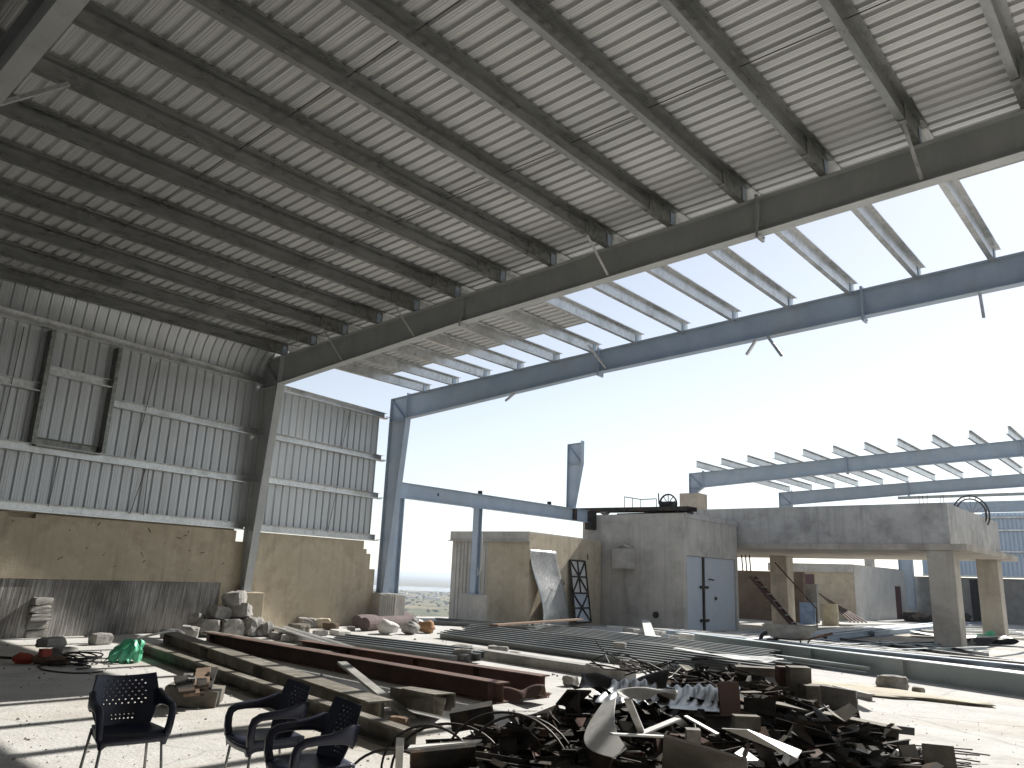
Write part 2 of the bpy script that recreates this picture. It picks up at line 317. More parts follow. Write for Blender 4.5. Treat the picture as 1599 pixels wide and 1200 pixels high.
def plateY(mb, pts, y, t):                      # polygon in the XZ plane given thickness in Y
    n = len(pts); vs_ = [(a, y-t/2, b) for a, b in pts]+[(a, y+t/2, b) for a, b in pts]
    mb.add(vs_, [tuple(range(n)), tuple(range(2*n-1, n-1, -1))]+[(i, n+i, n+(i+1) % n, (i+1) % n) for i in range(n)])
def strip(mb, a, b, y, wid, t):                 # flange running from a to b in the XZ plane
    A, Bv = Vector((a[0], 0, a[1])), Vector((b[0], 0, b[1])); d = (Bv-A).normalized(); n = Vector((-d.z, 0, d.x))*t/2
    c = [A-n, Bv-n, Bv+n, A+n]
    mb.hexa([(q.x, y-wid/2, q.z) for q in c]+[(q.x, y+wid/2, q.z) for q in c])
def column(parent, x, y, zb, zt_, wb, wt, name='column', fl=.2, zk=None, mt='paint'):
    mb = MB(); zk = zk or zt_
    plateY(mb, [(x+.012, zb+.02), (x+wb-.012, zb+.02), (x+wt-.012, zk), (x+wt-.012, zt_+(wt)*SL), (x+.012, zt_)], y, .01)
    strip(mb, (x+.006, zb+.02), (x+.006, zt_), y, fl, .012)
    strip(mb, (x+wb, zb+.02), (x+wt, zk), y, fl, .014)
    c = mb.build(name, M[mt], parent)
    b = MB(); b.bb(x-.06, x+wb+.06, y-.16, y+.16, zb, zb+.025)
    for sx in (x+.04, x+wb-.04):
        for sy in (-.12, .12): b.tube([(sx, y+sy, zb), (sx, y+sy, zb+.09)], .012, 6)
    b.build('base_plate', M[mt], c)
    k = MB()                                    # knee: cap, horizontal and diagonal stiffeners
    for sy in (-.052, .052):
        for a, b2 in (((x+.01, zk-.02), (x+wt-.01, zk-.02)), ((x+.03, zt_-.04), (x+wt-.03, zk))):
            strip(k, a, b2, y+sy, .09, .012)
    strip(k, (x, zt_+.008), (x+wt, zt_+wt*SL+.008), y, fl, .014)
    k.build('knee_stiffener', M[mt], c)
    e = MB(); e.bb(x+wt-.012, x+wt+.002, y-fl/2-.004, y+fl/2+.004, zk-.03, zt_+wt*SL+.09); e.build('end_plate', M[mt], c)
    return c
def rafter(parent, y, x0, x1, zst, splices, d0=.72, d1=.55, xs_=-10.6, fl=.2, name='rafter', mt='paint'):
    mb = MB(); zt2 = lambda x: zst+(x-x0)*SL
    def dep(x): return d0+(d1-d0)*min(1, (x-x0)/(xs_-x0))
    xl = [x0, xs_, x1]
    for a, b in zip(xl[:-1], xl[1:]):
        plateY(mb, [(a, zt2(a)-dep(a)), (b, zt2(b)-dep(b)), (b, zt2(b)-.012), (a, zt2(a)-.012)], y, .01)
        strip(mb, (a, zt2(a)-dep(a)), (b, zt2(b)-dep(b)), y, fl, .014)
    strip(mb, (x0, zt2(x0)-.006), (x1, zt2(x1)-.006), y, fl, .012)
    r = mb.build(name, M[mt], parent)
    for xq in splices:
        s_ = MB()
        for dx in (-.011, .011): s_.bb(xq+dx-.009, xq+dx+.009, y-fl/2-.012, y+fl/2+.012, zt2(xq)-dep(xq)-.10, zt2(xq)+.06)
        for zz in (zt2(xq)-.10, zt2(xq)-dep(xq)+.10, zt2(xq)-dep(xq)-.05):
            for sy in (-.07, .07): s_.tube([(xq-.045, y+sy, zz), (xq+.045, y+sy, zz)], .012, 6)
        s_.build('splice_plate', M[mt], r)
    return r, zt2, dep
def brace(parent, p0, p1):
    b = MB(); b.prism(thick([(.045, 0), (0, 0), (0, .045)], .005), p0, p1); b.build('flange_brace', M['galv'], parent)
frames = {}
for Y, xc in ((Y0, wallx(Y0)), (Y1, XW), (Y2, wallx(Y2))):
    column(shed, xc, Y, .9, ZT-.01, .30, .76, zk=ZT-.72, mt='paint' if Y == Y2 else 'paintshade')
    frames[Y] = rafter(shed, Y, xc+.775, 21.0, ZT+.775*SL+(.02 if Y == Y2 else 0), (-10.65, -4.42, 3.0), mt='paint' if Y == Y2 else 'paintshade')
for k in (1, 3, 7, 11): 
    x = PX0+k*PD; r, f1, dp = frames[Y1]; brace(r, (x, Y1-.72, f1(x)+.03), (x+.02, Y1-.09, f1(x)-dp(x)+.03))
x = PX0+5*PD; r, f1, dp = frames[Y0]; brace(r, (x+.1, Y0+.72, f1(x)+.03), (x-.05, Y0+.09, f1(x)-dp(x)+.03))
r, f2, dp = frames[Y2]
for x, dx, dy, dz in ((-13.35, -.45, .1, -.16), (-10.4, .10, -.55, -.12+.45), (-6.6, -.28, .1, -.27), (-6.35, .32, -.1, -.5), (-2.45, .02, 0, -.48)):
    z0 = f2(x)-dp(x)-.02
    if dz > 0: brace(r, (x, Y2-.09, z0+.05), (x-.18, Y2-.62, z0+.55))
    else: brace(r, (x, Y2-.06, z0), (x+dx, Y2-.06+dy, z0+dz))

# purlins: one per line and bay, with a lap sleeve over the middle frame
KN = range(-1, 17); PH, PB = .25, .088
def purlin(parent, k, ya, yb, name='purlin', mt='galvd', zoff=0):
    x = PX0+k*PD; z = ztop(x)+.012+zoff
    mb = MB(); mb.prism(zprof(PH, PB, .005), (x+.06, ya, z), (x+.06, yb, z), xd=(1, 0, 0)); return mb.build(name, M[mt], parent)
for k in KN:
    a = purlin(shed, k, Y0-.5, Y1-.01)
    x = PX0+k*PD; z = ztop(x)+.012
    s_ = MB(); s_.prism(zprof(PH+.014, PB+.008, .006), (x+.068, Y1-.80, z-.008), (x+.068, Y1-.012, z-.008), xd=(1, 0, 0)); s_.build('lap_sleeve', M['sleeve'], a)
    c_ = MB(); c_.bb(x+.074, x+.084, Y1-.18, Y1-.06, z-.005, z+.2); c_.build('cleat', M['paint'], a)
    b = purlin(shed, k, Y1+.01, Y2+.12, mt='galv')
    c_ = MB(); c_.bb(x+.066, x+.076, Y2-.14, Y2-.02, z-.005, z+.2); c_.build('cleat', M['paint'], b)
for k in list(KN)[:-1]:                          # sag rods in two lines per bay
    x = PX0+k*PD
    for yq, y2 in ((4.75, 4.62), (7.62, 7.48)):
        r_ = MB(); r_.tube([(x+.005, yq, ztop(x)+.2), (x+PD+.06, y2, ztop(x+PD)+.06)], .007, 5); r_.build('sag_rod', M['wire'], shed)

# ribbed sheets
def ribs(width, pitch, rw=.055, top=.028, h=.04, stiff=True):
    pts = []; n = int(round(width/pitch)); s = 0
    for i in range(n):
        s = i*pitch
        pts += [(s, 0)]
        if stiff:
            a = pitch-2*rw; q = s+a*.33; pts += [(q-.008, 0), (q, .004), (q+.008, 0)]; q = s+a*.72; pts += [(q-.008, 0), (q, .004), (q+.008, 0)]
        pts += [(s+pitch-rw*1.6, 0), (s+pitch-rw*1.15, h), (s+pitch-rw*.45, h)]
    pts.append((n*pitch, 0)); return pts
def sheet_ruled(name, prof, fa, fb, parent, mt, nseg=1):   # fa(s,h), fb(s,h): the two ends of each profile line
    mb = MB(); n = len(prof)
    for j in range(nseg+1):
        for s, h in prof: mb.v.append(tuple(Vector(fa(s, h)).lerp(Vector(fb(s, h)), j/nseg)))
    for j in range(nseg):
        for i in range(n-1): mb.f.append((j*n+i, j*n+i+1, (j+1)*n+i+1, (j+1)*n+i))
    return mb.build(name, M[mt], parent, solid=.0015)
RP = ribs(1.0, .2)
SZ = .272
def roof_sheet(ya, xa, xb, dz=0): 
    return sheet_ruled('roof_sheet', RP, lambda s, h: (xa, ya+s, ztop(xa)+SZ+h+dz), lambda s, h: (xb, ya+s, ztop(xb)+SZ+h+dz), shed, 'sheet')
XE = -17.05
y = 11.25-1.0
while y > -13.5:
    roof_sheet(y, XE, 21.0, .0015*(int(y) % 2)); y -= 1.0
for i, (ya, xb) in enumerate(((11.25, -9.72), (12.25, -9.70))): roof_sheet(ya, XE, xb, .0015*(i % 2))
sheet_ruled('roof_sheet', ribs(.6, .2), lambda s, h: (XE, 13.25+s, ztop(XE)+SZ+h), lambda s, h: (-9.74, 13.25+s, ztop(-9.74)+SZ+h), shed, 'sheet')
for i, ya in enumerate((11.25,)): roof_sheet(ya, -2.15, 21.0, .0015*(i % 2))
# crimp-curved eave sheets from the roof edge down to the top girt
G4 = (6.13, 4.81, 3.68, 2.46)
def eave_pt(yq, t, h):
    a = t*math.pi/2; xa, za = XE, ztop(XE)+SZ-.005; xb, zb = wallx(yq)-.03, G4[0]-.02
    x = xb+(xa-xb)*(1-math.sin(a)); z = zb+(za-zb)*math.cos(a)
    return (x-h*math.sin(a)*.9, yq, z+h*math.cos(a)+.0015*math.sin(t*160))
y = Y1+.22-.94
WP = ribs(.94, .235, .052)
while y > 1.0:
    mb = MB(); NS = 44; n = len(WP)
    for j in range(NS+1):
        for s, h in WP: mb.v.append(eave_pt(y+s, j/NS, h))
    for j in range(NS):
        for i in range(n-1): mb.f.append((j*n+i, j*n+i+1, (j+1)*n+i+1, (j+1)*n+i))
    mb.build('eave_sheet', M['wsheet'], shed); y -= .94
# wall sheets, girts
def wpt(yq, off, z): q = Vector((wallx(Y1), Y1, 0))+wdir*((yq-Y1)/math.cos(TW))+wnor*off; return (q.x, q.y, z)
def wall_sheet(ya, z0, z1, name='wall_sheet', prof=WP):
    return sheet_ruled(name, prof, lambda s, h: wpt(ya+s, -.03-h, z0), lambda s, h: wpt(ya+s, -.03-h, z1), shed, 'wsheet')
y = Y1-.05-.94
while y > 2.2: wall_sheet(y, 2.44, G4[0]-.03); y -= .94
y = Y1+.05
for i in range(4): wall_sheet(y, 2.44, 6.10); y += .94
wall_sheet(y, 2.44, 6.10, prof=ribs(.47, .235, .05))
def girt(ya, yb, z, name='girt', h=.2, mt='galv', b=.09):
    mb = MB(); mb.prism(cprof(.17, .075), wpt(ya, .07, z-.085), wpt(yb, .07, z-.085), xd=tuple(-wnor)); return mb.build(name, M[mt], shed)
def girtz(ya, yb, z, name='girt', mt='galv'):   # channel laid flat: web faces the room, flanges top and bottom
    mb = MB(); A = Vector(wpt(ya, .15, z-.09)); B_ = Vector(wpt(yb, .15, z-.09))
    mb.prism(thick([(.03, .17), (.16, .18), (.16, 0), (0, 0), (0, .022)], .005), A, B_, xd=tuple(-wnor)); return mb.build(name, M[mt], shed)
J1, J2 = 5.13, 6.52
girtz(2.0, Y1-.10, G4[0]); girtz(2.0, J1-.05, G4[1]); girtz(J2+.05, Y1-.10, G4[1]); girtz(2.0, Y1-.10, G4[2]-.08); girtz(2.0, Y1-.12, G4[3])
for z in G4: girtz(Y1+.14, Y2-.32, z-.02 if z > 6 else z)
girtz(J1+.04, J2-.05, 5.20); girtz(J1+.04, J2-.05, G4[2]+.06, 'sill_channel', 'sleeve')
for yj, sgn in ((J1, 1), (J2, 1)):
    mb = MB(); mb.prism(thick([(.02, -.02), (0, -.02), (0, .0), (0, .06), (.20, .06), (.20, 0), (.18, 0)], .006), wpt(yj, .17, G4[2]+.02), wpt(yj, .17, G4[0]-.12), xd=tuple(-wnor), up=tuple(-wdir)); mb.build('jamb', M['sleeve'], shed)
for z in G4:                                    # clips tying the girts to the second column
    mb = MB(); mb.box(wpt(Y2-.14, .10, z-.04), (.05, .45, .012), rot(0, 0, TW)); mb.box(wpt(Y2-.02, .2, z), (.10, .012, .12)); mb.build('girt_clip', M['paint'], shed)
    mb = MB(); mb.box(wpt(Y1-.05, .22, z-.10), (.10, .16, .012), rot(0, 0, TW)); mb.build('girt_clip', M['paint'], shed)
for ya, za, yb, zb in ((9.05-1.6, 5.95, 9.0-1.75, 3.75), (7.55, 3.5, 7.35, 2.5), (7.62, 3.5, 7.66, 2.5), (5.7, 3.5, 5.66, 2.5), (4.6, 5.95, 4.55, 3.7), (13.45, 6.0, 13.25, 4.85), (13.25, 4.75, 13.2, 3.7), (13.2, 3.6, 13.02, 2.5)):
    mb = MB(); mb.tube([wpt(ya, .03, za), wpt(yb, .03, zb)], .008, 5); mb.build('sag_rod', M['wire'], shed)
# the closed side of the shed behind the photographer
mb = MB(); mb.bb(-17.32, -17.2, -13.5, 2.2, 0, 6.9); mb.build('side_wall', M['wsheet'], shed)
mb = MB(); mb.bb(-17.2, 21, -13.62, -13.5, 0, 7.0); mb.build('back_wall', M['wsheet'], shed)
mb = MB(); mb.bb(21.0, 21.12, -13.62, 11.0, 0, 8.2); mb.build('side_wall', M['wsheet'], shed)  # unseen right wall, added to hold back sky light from that side

# pedestals and masonry under the sheeting
def pedestal(name, x0, x1, y0, y1, z1, mt, label, z0=0.):
    mb = MB(); mb.bb(x0, x1, y0, y1, z0-.15, z1); o = mb.build(name, M[mt], None, ((x0+x1)/2, (y0+y1)/2, z0), bevel=.015); return tag(o, label, 'pedestal')
pedestal('column_pedestal', -18.02, -17.36, 10.12, 10.80, .895, 'plaster', 'plastered concrete pedestal under the shed column beside the rubble heap')
mb = MB(); mb.bb(-18.9, -18.0, 14.92, 15.55, -.15, .895); mb.bb(-18.72, -18.08, 15.552, 15.98, -.15, .86)
for i in range(7): mb.bb(-17.998, -17.975, 14.95+i*.085, 15.01+i*.085, 0, .88-.02*(i % 3))
o = mb.build('column_pedestal', M['cement'], None, (-18.4, 15.3, 0), bevel=.012); tag(o, 'board marked concrete pedestal under the second shed column behind brown rolls', 'pedestal')

def wall_strip(mb, ya, yb, off0, off1, z0, z1):
    mb.hexa([wpt(ya, off0, z0), wpt(ya, off1, z0), wpt(yb, off1, z0), wpt(yb, off0, z0), wpt(ya, off0, z1), wpt(ya, off1, z1), wpt(yb, off1, z1), wpt(yb, off0, z1)])
mw = thing('masonry_wall', 'ochre plastered wall with a raked grey lower half below the dark ribbed sheeting', 'wall', wpt(6.5, 0, 0))
mb = MB(); wall_strip(mb, 5.45, 10.08, -.17, .06, 1.10, 2.335); wall_strip(mb, 2.2, 4.95, -.17, .06, 1.10, 2.335)
wall_strip(mb, 4.95, 5.45, -.17, .06, 1.10, 2.25); wall_strip(mb, 4.952, 5.448, -.17, -.05, 2.25, 2.336); wall_strip(mb, 9.82, 10.08, -.17, .06, -.1, 1.098)
wall_strip(mb, 10.082, 10.38, -.17, .03, -.1, 2.08); wall_strip(mb, 2.2, 10.06, -.175, -.012, 2.337, 2.435)
mb.build('plastered_band', M['plaster'], mw)
mb = MB(); wall_strip(mb, 2.2, 9.818, -.17, .035, -.1, 1.098); mb.build('raked_band', M['raked'], mw)
mb = MB(); wall_strip(mb, 2.2, 9.818, -.05, .05, 1.1, 1.125)
for i in range(18):
    yq = rnd.uniform(5, 9.9); zq = rnd.uniform(1.35, 2.25); mb.box(wpt(yq, .062, zq), (.004, rnd.uniform(.02, .13), rnd.uniform(.012, .03)), rot(rnd.uniform(-1.5, 1.5), 0, TW))
mb.build('chipped_edge', M['brown'], mw)
mw2 = thing('masonry_wall', 'plain ochre block wall with stepped broken end beside the second column', 'wall', wpt(12.8, 0, 0))
mb = MB(); wall_strip(mb, 10.8, 14.43, -.17, .05, -.1, 2.345); wall_strip(mb, 14.432, 14.73, -.17, .045, -.1, 1.99); wall_strip(mb, 14.732, 14.95, -.17, .05, -.1, 1.56)
wall_strip(mb, 14.43, 14.58, -.16, .03, 1.99, 2.12)
mb.build('plastered_blockwork', M['plaster'], mw2)

# ------------------------------------------------------------------ unfinished frame beyond the shed
XB = -18.4
fr = thing('mezzanine_frame', 'blue grey steel beam on posts carrying an unfinished column stub', 'steel frame', (XB, 20, 0))
mb = MB(); mb.prism(iprof(.47, .2), (XB, 15.4, 3.72), (XB, 25.55, 3.72), xd=(1, 0, 0)); bm_ = mb.build('beam', M['paint'], fr)
for yq in (19.3, 23.1): mb = MB(); mb.bb(XB-.07, XB+.05, yq-.05, yq+.05, 4.19, 4.31); mb.build('cleat', M['darksteel'], bm_)
mb = MB(); mb.bb(XB+.005, XB+.012, 17.3, 17.36, 3.93, 4.02); mb.build('bolt_hole', M['opening'], bm_)
mb = MB(); mb.bb(XB-.11, XB+.11, 24.55, 24.72, 3.74, 4.17); mb.bb(XB-.12, XB+.14, 25.55, 25.98, 3.45, 4.20); mb.build('connection_plate', M['darksteel'], bm_)
for yq, zb in ((19.23, .9), (15.74, .87)):
    mb = MB(); mb.prism([(-.12, -.1), (.12, -.1), (.12, -.088), (.005, -.088), (.005, .088), (.12, .088), (.12, .1), (-.12, .1), (-.12, .088), (-.005, .088), (-.005, -.088), (-.12, -.088)], (XB, yq, zb+.02), (XB, yq, 3.7), xd=(1, 0, 0), up=(0, 1, 0)); p_ = mb.build('post', M['paint'], fr)
    mb = MB(); mb.bb(XB-.2, XB+.2, yq-.2, yq+.2, zb, zb+.02); mb.bb(XB-.14, XB+.14, yq-.17, yq+.17, 3.7, 3.718); mb.build('base_plate', M['paint'], p_)
column(fr, XB-.28, 24.6, 4.19, 6.72, .32, .68, 'column_stub', fl=.2, zk=5.95)
pedestal('post_pedestal', -18.72, -18.08, 18.92, 19.56, .895, 'cement', 'grey concrete pedestal under the steel post before the small room', 0)
# small flat roofed room
A5 = math.radians(7)
b1 = thing('plastered_room', 'small flat roofed ochre room with a leaning bent metal sheet outside', 'building', (-18.9, 22.5, 0))
cx, cy = -17.3, 20.7
dr = Vector((-math.sin(A5), math.cos(A5), 0)); dlft = Vector((-math.cos(A5), -math.sin(A5), 0)); nr = Vector((math.cos(A5), math.sin(A5), 0))
def b1p(a, b, z, out=0): q = Vector((cx, cy, 0))+dr*a+dlft*b; return (q.x, q.y, z)
def b1box(mb, a0, a1, b0, b1_, z0, z1): mb.hexa([b1p(a0, b1_, z0), b1p(a0, b0, z0), b1p(a1, b0, z0), b1p(a1, b1_, z0), b1p(a0, b1_, z1), b1p(a0, b0, z1), b1p(a1, b0, z1), b1p(a1, b1_, z1)])
mb = MB(); b1box(mb, 0, 5.2, 0, 1.75, -.3, 2.98); mb.build('plastered_wall', M['plaster'], b1)
mb = MB(); b1box(mb, .02, 5.2, 1.752, 3.35, -.3, 2.98)
for i in range(9): b1box(mb, .0, .05, 1.85+i*.16, 1.93+i*.16, 0, 2.62)
mb.build('bare_wall', M['cement'], b1)
mb = MB(); b1box(mb, -.05, 5.2, .004, 3.42, 2.70, 3.03); rf = mb.build('roof_slab', M['cement'], b1)
mb = MB(); b1box(mb, -.12, -.052, .02, 3.46, 2.68, 2.715); mb.build('drip_ledge', M['concrete'], rf)
for aa, zz, sz in ((4.1, 2.35, .16), (2.35, 1.35, .1), (2.35, 1.0, .07), (3.95, .95, .07)):
    mb = MB(); q = Vector(b1p(aa, -.002, zz)); mb.box(q, (.01, sz*.6, sz*1.3), rot(.3, 0, A5)); mb.build('wall_hole', M['brown'], b1)
# stair head block with double metal door
bk = thing('stair_block', 'tall grey cement block with pale blue double metal door', 'building', (-16.6, 28.5, 0))
bx0, bx1, by0, by1, bz = -18.95, -14.38, 25.98, 30.4, 4.05
by0 = 26.0
mb = MB(); mb.bb(bx0, bx1-.22, by0, by1, -.4, bz); mb.bb(bx1-.22, bx1, by0, by0+.22, -.4, bz-.02); mb.bb(bx1-.22, bx1, by1-.2, by1, -.4, bz-.02); mb.bb(bx1-.22, bx1, by0+.22, by1-.2, 2.52, bz-.02)
mb.build('wall', M['cement'], bk)
mb = MB(); mb.bb(bx1-.3, bx1+.03, by0+.1, by1+.02, bz-.16, bz+.02); mb.build('parapet', M['concrete'], bk)
for ya, yb in ((by0+.23, by0+1.5), (by0+1.56, by1-.21)):
    mb = MB(); mb.bb(bx1-.10, bx1-.06, ya, yb, -.25, 2.51); d_ = mb.build('door_leaf', M['doorblue'], bk)
mb = MB(); mb.bb(bx1-.055, bx1-.01, by0+1.47, by0+1.60, -.2, 2.5)
for zz in (.15, 1.35): mb.bb(bx1-.05, bx1+.02, by0+1.25, by0+1.85, zz, zz+.1)
mb.tube([(bx1-.03, by0+1.95, 1.7), (bx1+.06, by0+1.95, 1.7), (bx1+.06, by0+2.2, 1.68)], .03, 6)
mb.tube([(bx1-.05, by0+2.5, 1.0), (bx1+.0, by0+2.5, 1.0)], .06, 8)
mb.build('door_bolt', M['darksteel'], bk)
mb = MB()
for i in range(5): mb.tube([(-16.9+rnd.uniform(-.06, .06), by0-.03, 2.85), (-16.9+rnd.uniform(-.1, .1), by0-.05, 1.2+.2*i), (-16.85+rnd.uniform(-.15, .15), by0-.04, .3)], .012, 5)
mb.box((-16.9, by0-.12, 2.35), (.9, .25, .75)); 
for i in range(7): mb.tube([(-17.3+rnd.uniform(0, .2), by0-.15, 2.75), (-17.1+rnd.uniform(-.1, .2), by0-.2, 2.95+rnd.uniform(0, .06)), (-16.6+rnd.uniform(-.2, .1), by0-.16, 2.76)], .035, 5)
mb.build('cable_box', M['cement'], bk)
mb = MB(); mb.tube([(-15.55, by0-.01, .35), (-15.55, by0-.06, .35)], .12, 10); mb.build('wall_hole', M['opening'], bk)

# things lying on the block's roof
def beamthing(name, label, p0, p1, prof, mt, up=(0, 0, 1), xd=None, cat='steel beam', group=None, extra=None):
    p0, p1 = Vector(p0), Vector(p1); mid = (p0+p1)/2
    mb = MB(); mb.prism(prof, p0, p1, xd=xd, up=up)
    if extra: extra(mb)
    o = mb.build(name, M[mt], None, (mid.x, mid.y, min(p0.z, p1.z))); return tag(o, label, cat, group)
beamthing('dark_channel', 'long dark steel channel jutting over the left end of the block roof', (-19.3, 26.35, 4.2), (-14.1, 26.2, 4.12), thick([(-.3, .0), (-.3, .14), (.3, .14), (.3, 0)], .03), 'darksteel')
beamthing('dark_timber', 'dark plank under the roof channel on the block', (-17.5, 26.5, bz+.002), (-14.3, 26.45, bz+.002), [(-.2, 0), (.2, 0), (.2, .07), (-.2, .07)], 'black')
wi = thing('hoist_winch', 'small dark hoist with spoked wheel on the block roof', 'winch', (-15.2, 26.25, 4.24))
cw = Vector((-15.15, 26.25, 4.42)); mb = MB()
mb.tube([cw+Vector((.36*math.cos(a), 0, .36*math.sin(a))) for a in np.linspace(-.5, math.pi+.5, 22)], .035, 6); wh = mb.build('wheel', M['black'], wi)
mb = MB()
for a in (.3, .9, 1.57, 2.2, 2.8): mb.tube([cw, cw+Vector((.35*math.cos(a), 0, .35*math.sin(a)))], .02, 5)
mb.build('spoke', M['wire'], wh)
mb = MB(); mb.box(cw+Vector((-.1, .15, -.05)), (.5, .3, .3)); mb.tube([cw+Vector((-.4, 0, 0)), cw+Vector((-.42, 0, .42))], .025, 6); mb.build('motor', M['darksteel'], wi)
mb = MB(); q = [(-17.05, 26.15, 4.75), (-16.3, 26.15, 4.62), (-15.6, 26.15, 4.62)]; mb.tube(q, .02, 6)
for a in q+[(-16.68, 26.15, 4.68)]: mb.tube([a, (a[0], a[1], 4.25)], .014, 6)
mb.build('guard_rail', M['wire'], wi)
mb = MB(); mb.grid(lambda a, b: (-18.0+.2*math.sin(b*math.pi)*math.cos(a*6.283), 26.2+.2*math.sin(b*math.pi)*math.sin(a*6.283), bz+.11-.11*math.cos(b*math.pi)), 10, 6)
tag(mb.build('stone', M['rubble'], None, (-18.0, 26.2, bz)), 'pale stone propping the channel on the block roof', 'stone')

# elevated slab on concrete columns
ZS = -.24
sb = thing('raised_slab', 'raised concrete slab with deep upstand beam on square columns', 'concrete structure', (-11, 35, ZS))
sx0, sx1, sy0, sy1 = -18.9, -6.61, 30.6, 39.4
mb = MB(); mb.bb(sx0, sx1+.5, sy0-.06, sy1+.6, 2.985, 3.20); mb.build('slab', M['conccol'], sb)
mb = MB(); mb.bb(sx0, sx1, sy0, sy0+.3, 3.2, 4.62); mb.bb(sx1-.3, sx1, sy0+.3, sy1, 3.2, 4.61); mb.build('upstand_beam', M['concrete'], sb)
for xx, yy, a, b in ((-6.98, 31.0, .84, .80), (-7.0, 38.75, .80, .8), (-15.45, 37.4, .82, .82)):
    mb = MB(); mb.bb(xx-a/2, xx+a/2, yy-b/2, yy+b/2, ZS-.1, 2.985); mb.build('column', M['conccol'], sb, bevel=.015)
mb = MB()
for i in range(5): mb.tube([(sx1-.9+i*.12+.3*(i > 2), sy0+.15, 4.62), (sx1-.9+i*.12+.3*(i > 2)+rnd.uniform(-.03, .03), sy0+.15, 4.86+rnd.uniform(0, .1))], .01, 5)
for i in range(3): mb.tube([(sx1-.15, sy1-1.6+i*.35, 4.6), (sx1-.15, sy1-1.6+i*.35+.03, 4.9+rnd.uniform(0, .5))], .012, 5)
for i in range(3): mb.tube([(-17.0+i*.2, 36.5, 2.2), (-17.05+i*.2, 36.5, 3.0)], .03, 6)
mb.build('rebar', M['wire'], sb)
mb = MB(); mb.bb(-18.75, -17.75, 33.55, 34.45, 3.2, 5.72); mb.build('column_plinth', M['conccol'], sb, bevel=.015)
mb = MB(); dd = ray(1517, 803); c_ = Vector((0, 0, CZ))+Vector(dd)*(36.5/dd[1]); e_ = Vector((Rc[0], Rc[1], 0)).normalized()
for r_ in (.74, .61): mb.tube([c_+e_*(r_*math.cos(a))+Vector((0, 0, r_*math.sin(a))) for a in np.linspace(-.6, math.pi+.6, 28)], .03, 6)
for a in np.linspace(-.2, math.pi+.2, 11): mb.tube([c_+e_*(.74*math.cos(a))+Vector((0, 0, .74*math.sin(a))), c_+e_*(.61*math.cos(a))+Vector((0, 0, .61*math.sin(a)))], .014, 5)
for a in np.linspace(0, math.pi, 7): mb.tube([c_, c_+e_*(.61*math.cos(a))+Vector((0, 0, .61*math.sin(a)))], .007, 5)
mb.tube([Vector((c_.x, c_.y, 3.2)), c_], .03, 6)
tag(mb.build('fan_guard', M['wire'], None, (c_.x, c_.y, 3.2)), 'round dark wire hoop standing on the raised slab edge', 'wire hoop')
# far roof frame on the slab
ff = thing('roof_frame', 'unsheeted blue grey roof frame with purlins above the raised slab', 'steel frame', (-18, 38, 4))
for Y, xc, zb in ((34.0, -18.42, 5.72), (43.1, -17.75, -.24)):
    column(ff, xc, Y, zb, ZT-.01, .32, .72, zk=ZT-.70)
    r_, fz, dp = rafter(ff, Y, xc+.735, 4.0, ZT+.735*SL, (-11.0, -4.6), d1=.6, name='rafter')
    if Y < 40: fz3 = fz
for k in range(14):
    x = -17.2+k*1.24; z = fz3(x)+.012
    mb = MB(); mb.prism(zprof(.27, .09), (x, 32.4, z), (x, 43.3, z), xd=(1, 0, 0)); mb.build('purlin', M['galv'], ff)
# walls, drums and room under and behind the slab
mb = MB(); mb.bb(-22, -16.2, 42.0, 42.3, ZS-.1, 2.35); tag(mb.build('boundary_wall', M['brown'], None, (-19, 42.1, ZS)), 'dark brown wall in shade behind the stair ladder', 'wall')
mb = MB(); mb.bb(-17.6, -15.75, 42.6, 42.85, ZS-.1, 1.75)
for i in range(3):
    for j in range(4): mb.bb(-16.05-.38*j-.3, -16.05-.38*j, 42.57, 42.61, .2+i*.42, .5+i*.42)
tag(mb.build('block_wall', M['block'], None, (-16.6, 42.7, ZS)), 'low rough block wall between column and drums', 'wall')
r2 = thing('limewashed_room', 'low pale room with maroon door beyond the raised slab', 'building', (-18, 54, ZS))
mb = MB(); mb.bb(-21.6, -16.3, 50.4, 50.6, ZS-.1, 2.95); mb.build('front_wall', M['plaster'], r2)
mb = MB(); mb.bb(-16.3, -16.05, 50.35, 60, ZS-.1, 2.98); mb.build('side_wall', M['white'], r2)
mb = MB(); mb.bb(-21.7, -16.31, 50.30, 60, 2.55, 3.06); mb.build('roof_slab', M['cement'], r2)
mb = MB(); mb.bb(-19.55, -18.75, 50.37, 50.398, ZS, 2.4); mb.build('door', M['maroon'], r2)
mb = MB(); mb.bb(-16.048, -16.02, 57.6, 58.8, ZS, 1.9); mb.build('door', M['maroon'], r2)
mb = MB(); mb.bb(-17.0, -16.5, 54.7, 55.2, 3.05, 3.75); mb.bb(-17.1, -16.4, 54.6, 55.3, 3.75, 3.80); mb.build('roof_tank', M['cement'], r2)
mb = MB(); mb.tube([(-15.85, 52.9, ZS), (-15.85, 52.9, .85)], .03, 6); mb.tube([(-15.85, 52.7, .65), (-15.85, 53.3, .45)], .03, 6); mb.tube([(-15.85, 52.85, .4), (-15.85, 53.2, .6)], .025, 6)
tag(mb.build('standpipe', M['pale'], None, (-15.85, 52.9, ZS)), 'thin pale standpipe with tap before the limewashed wall', 'pipe')
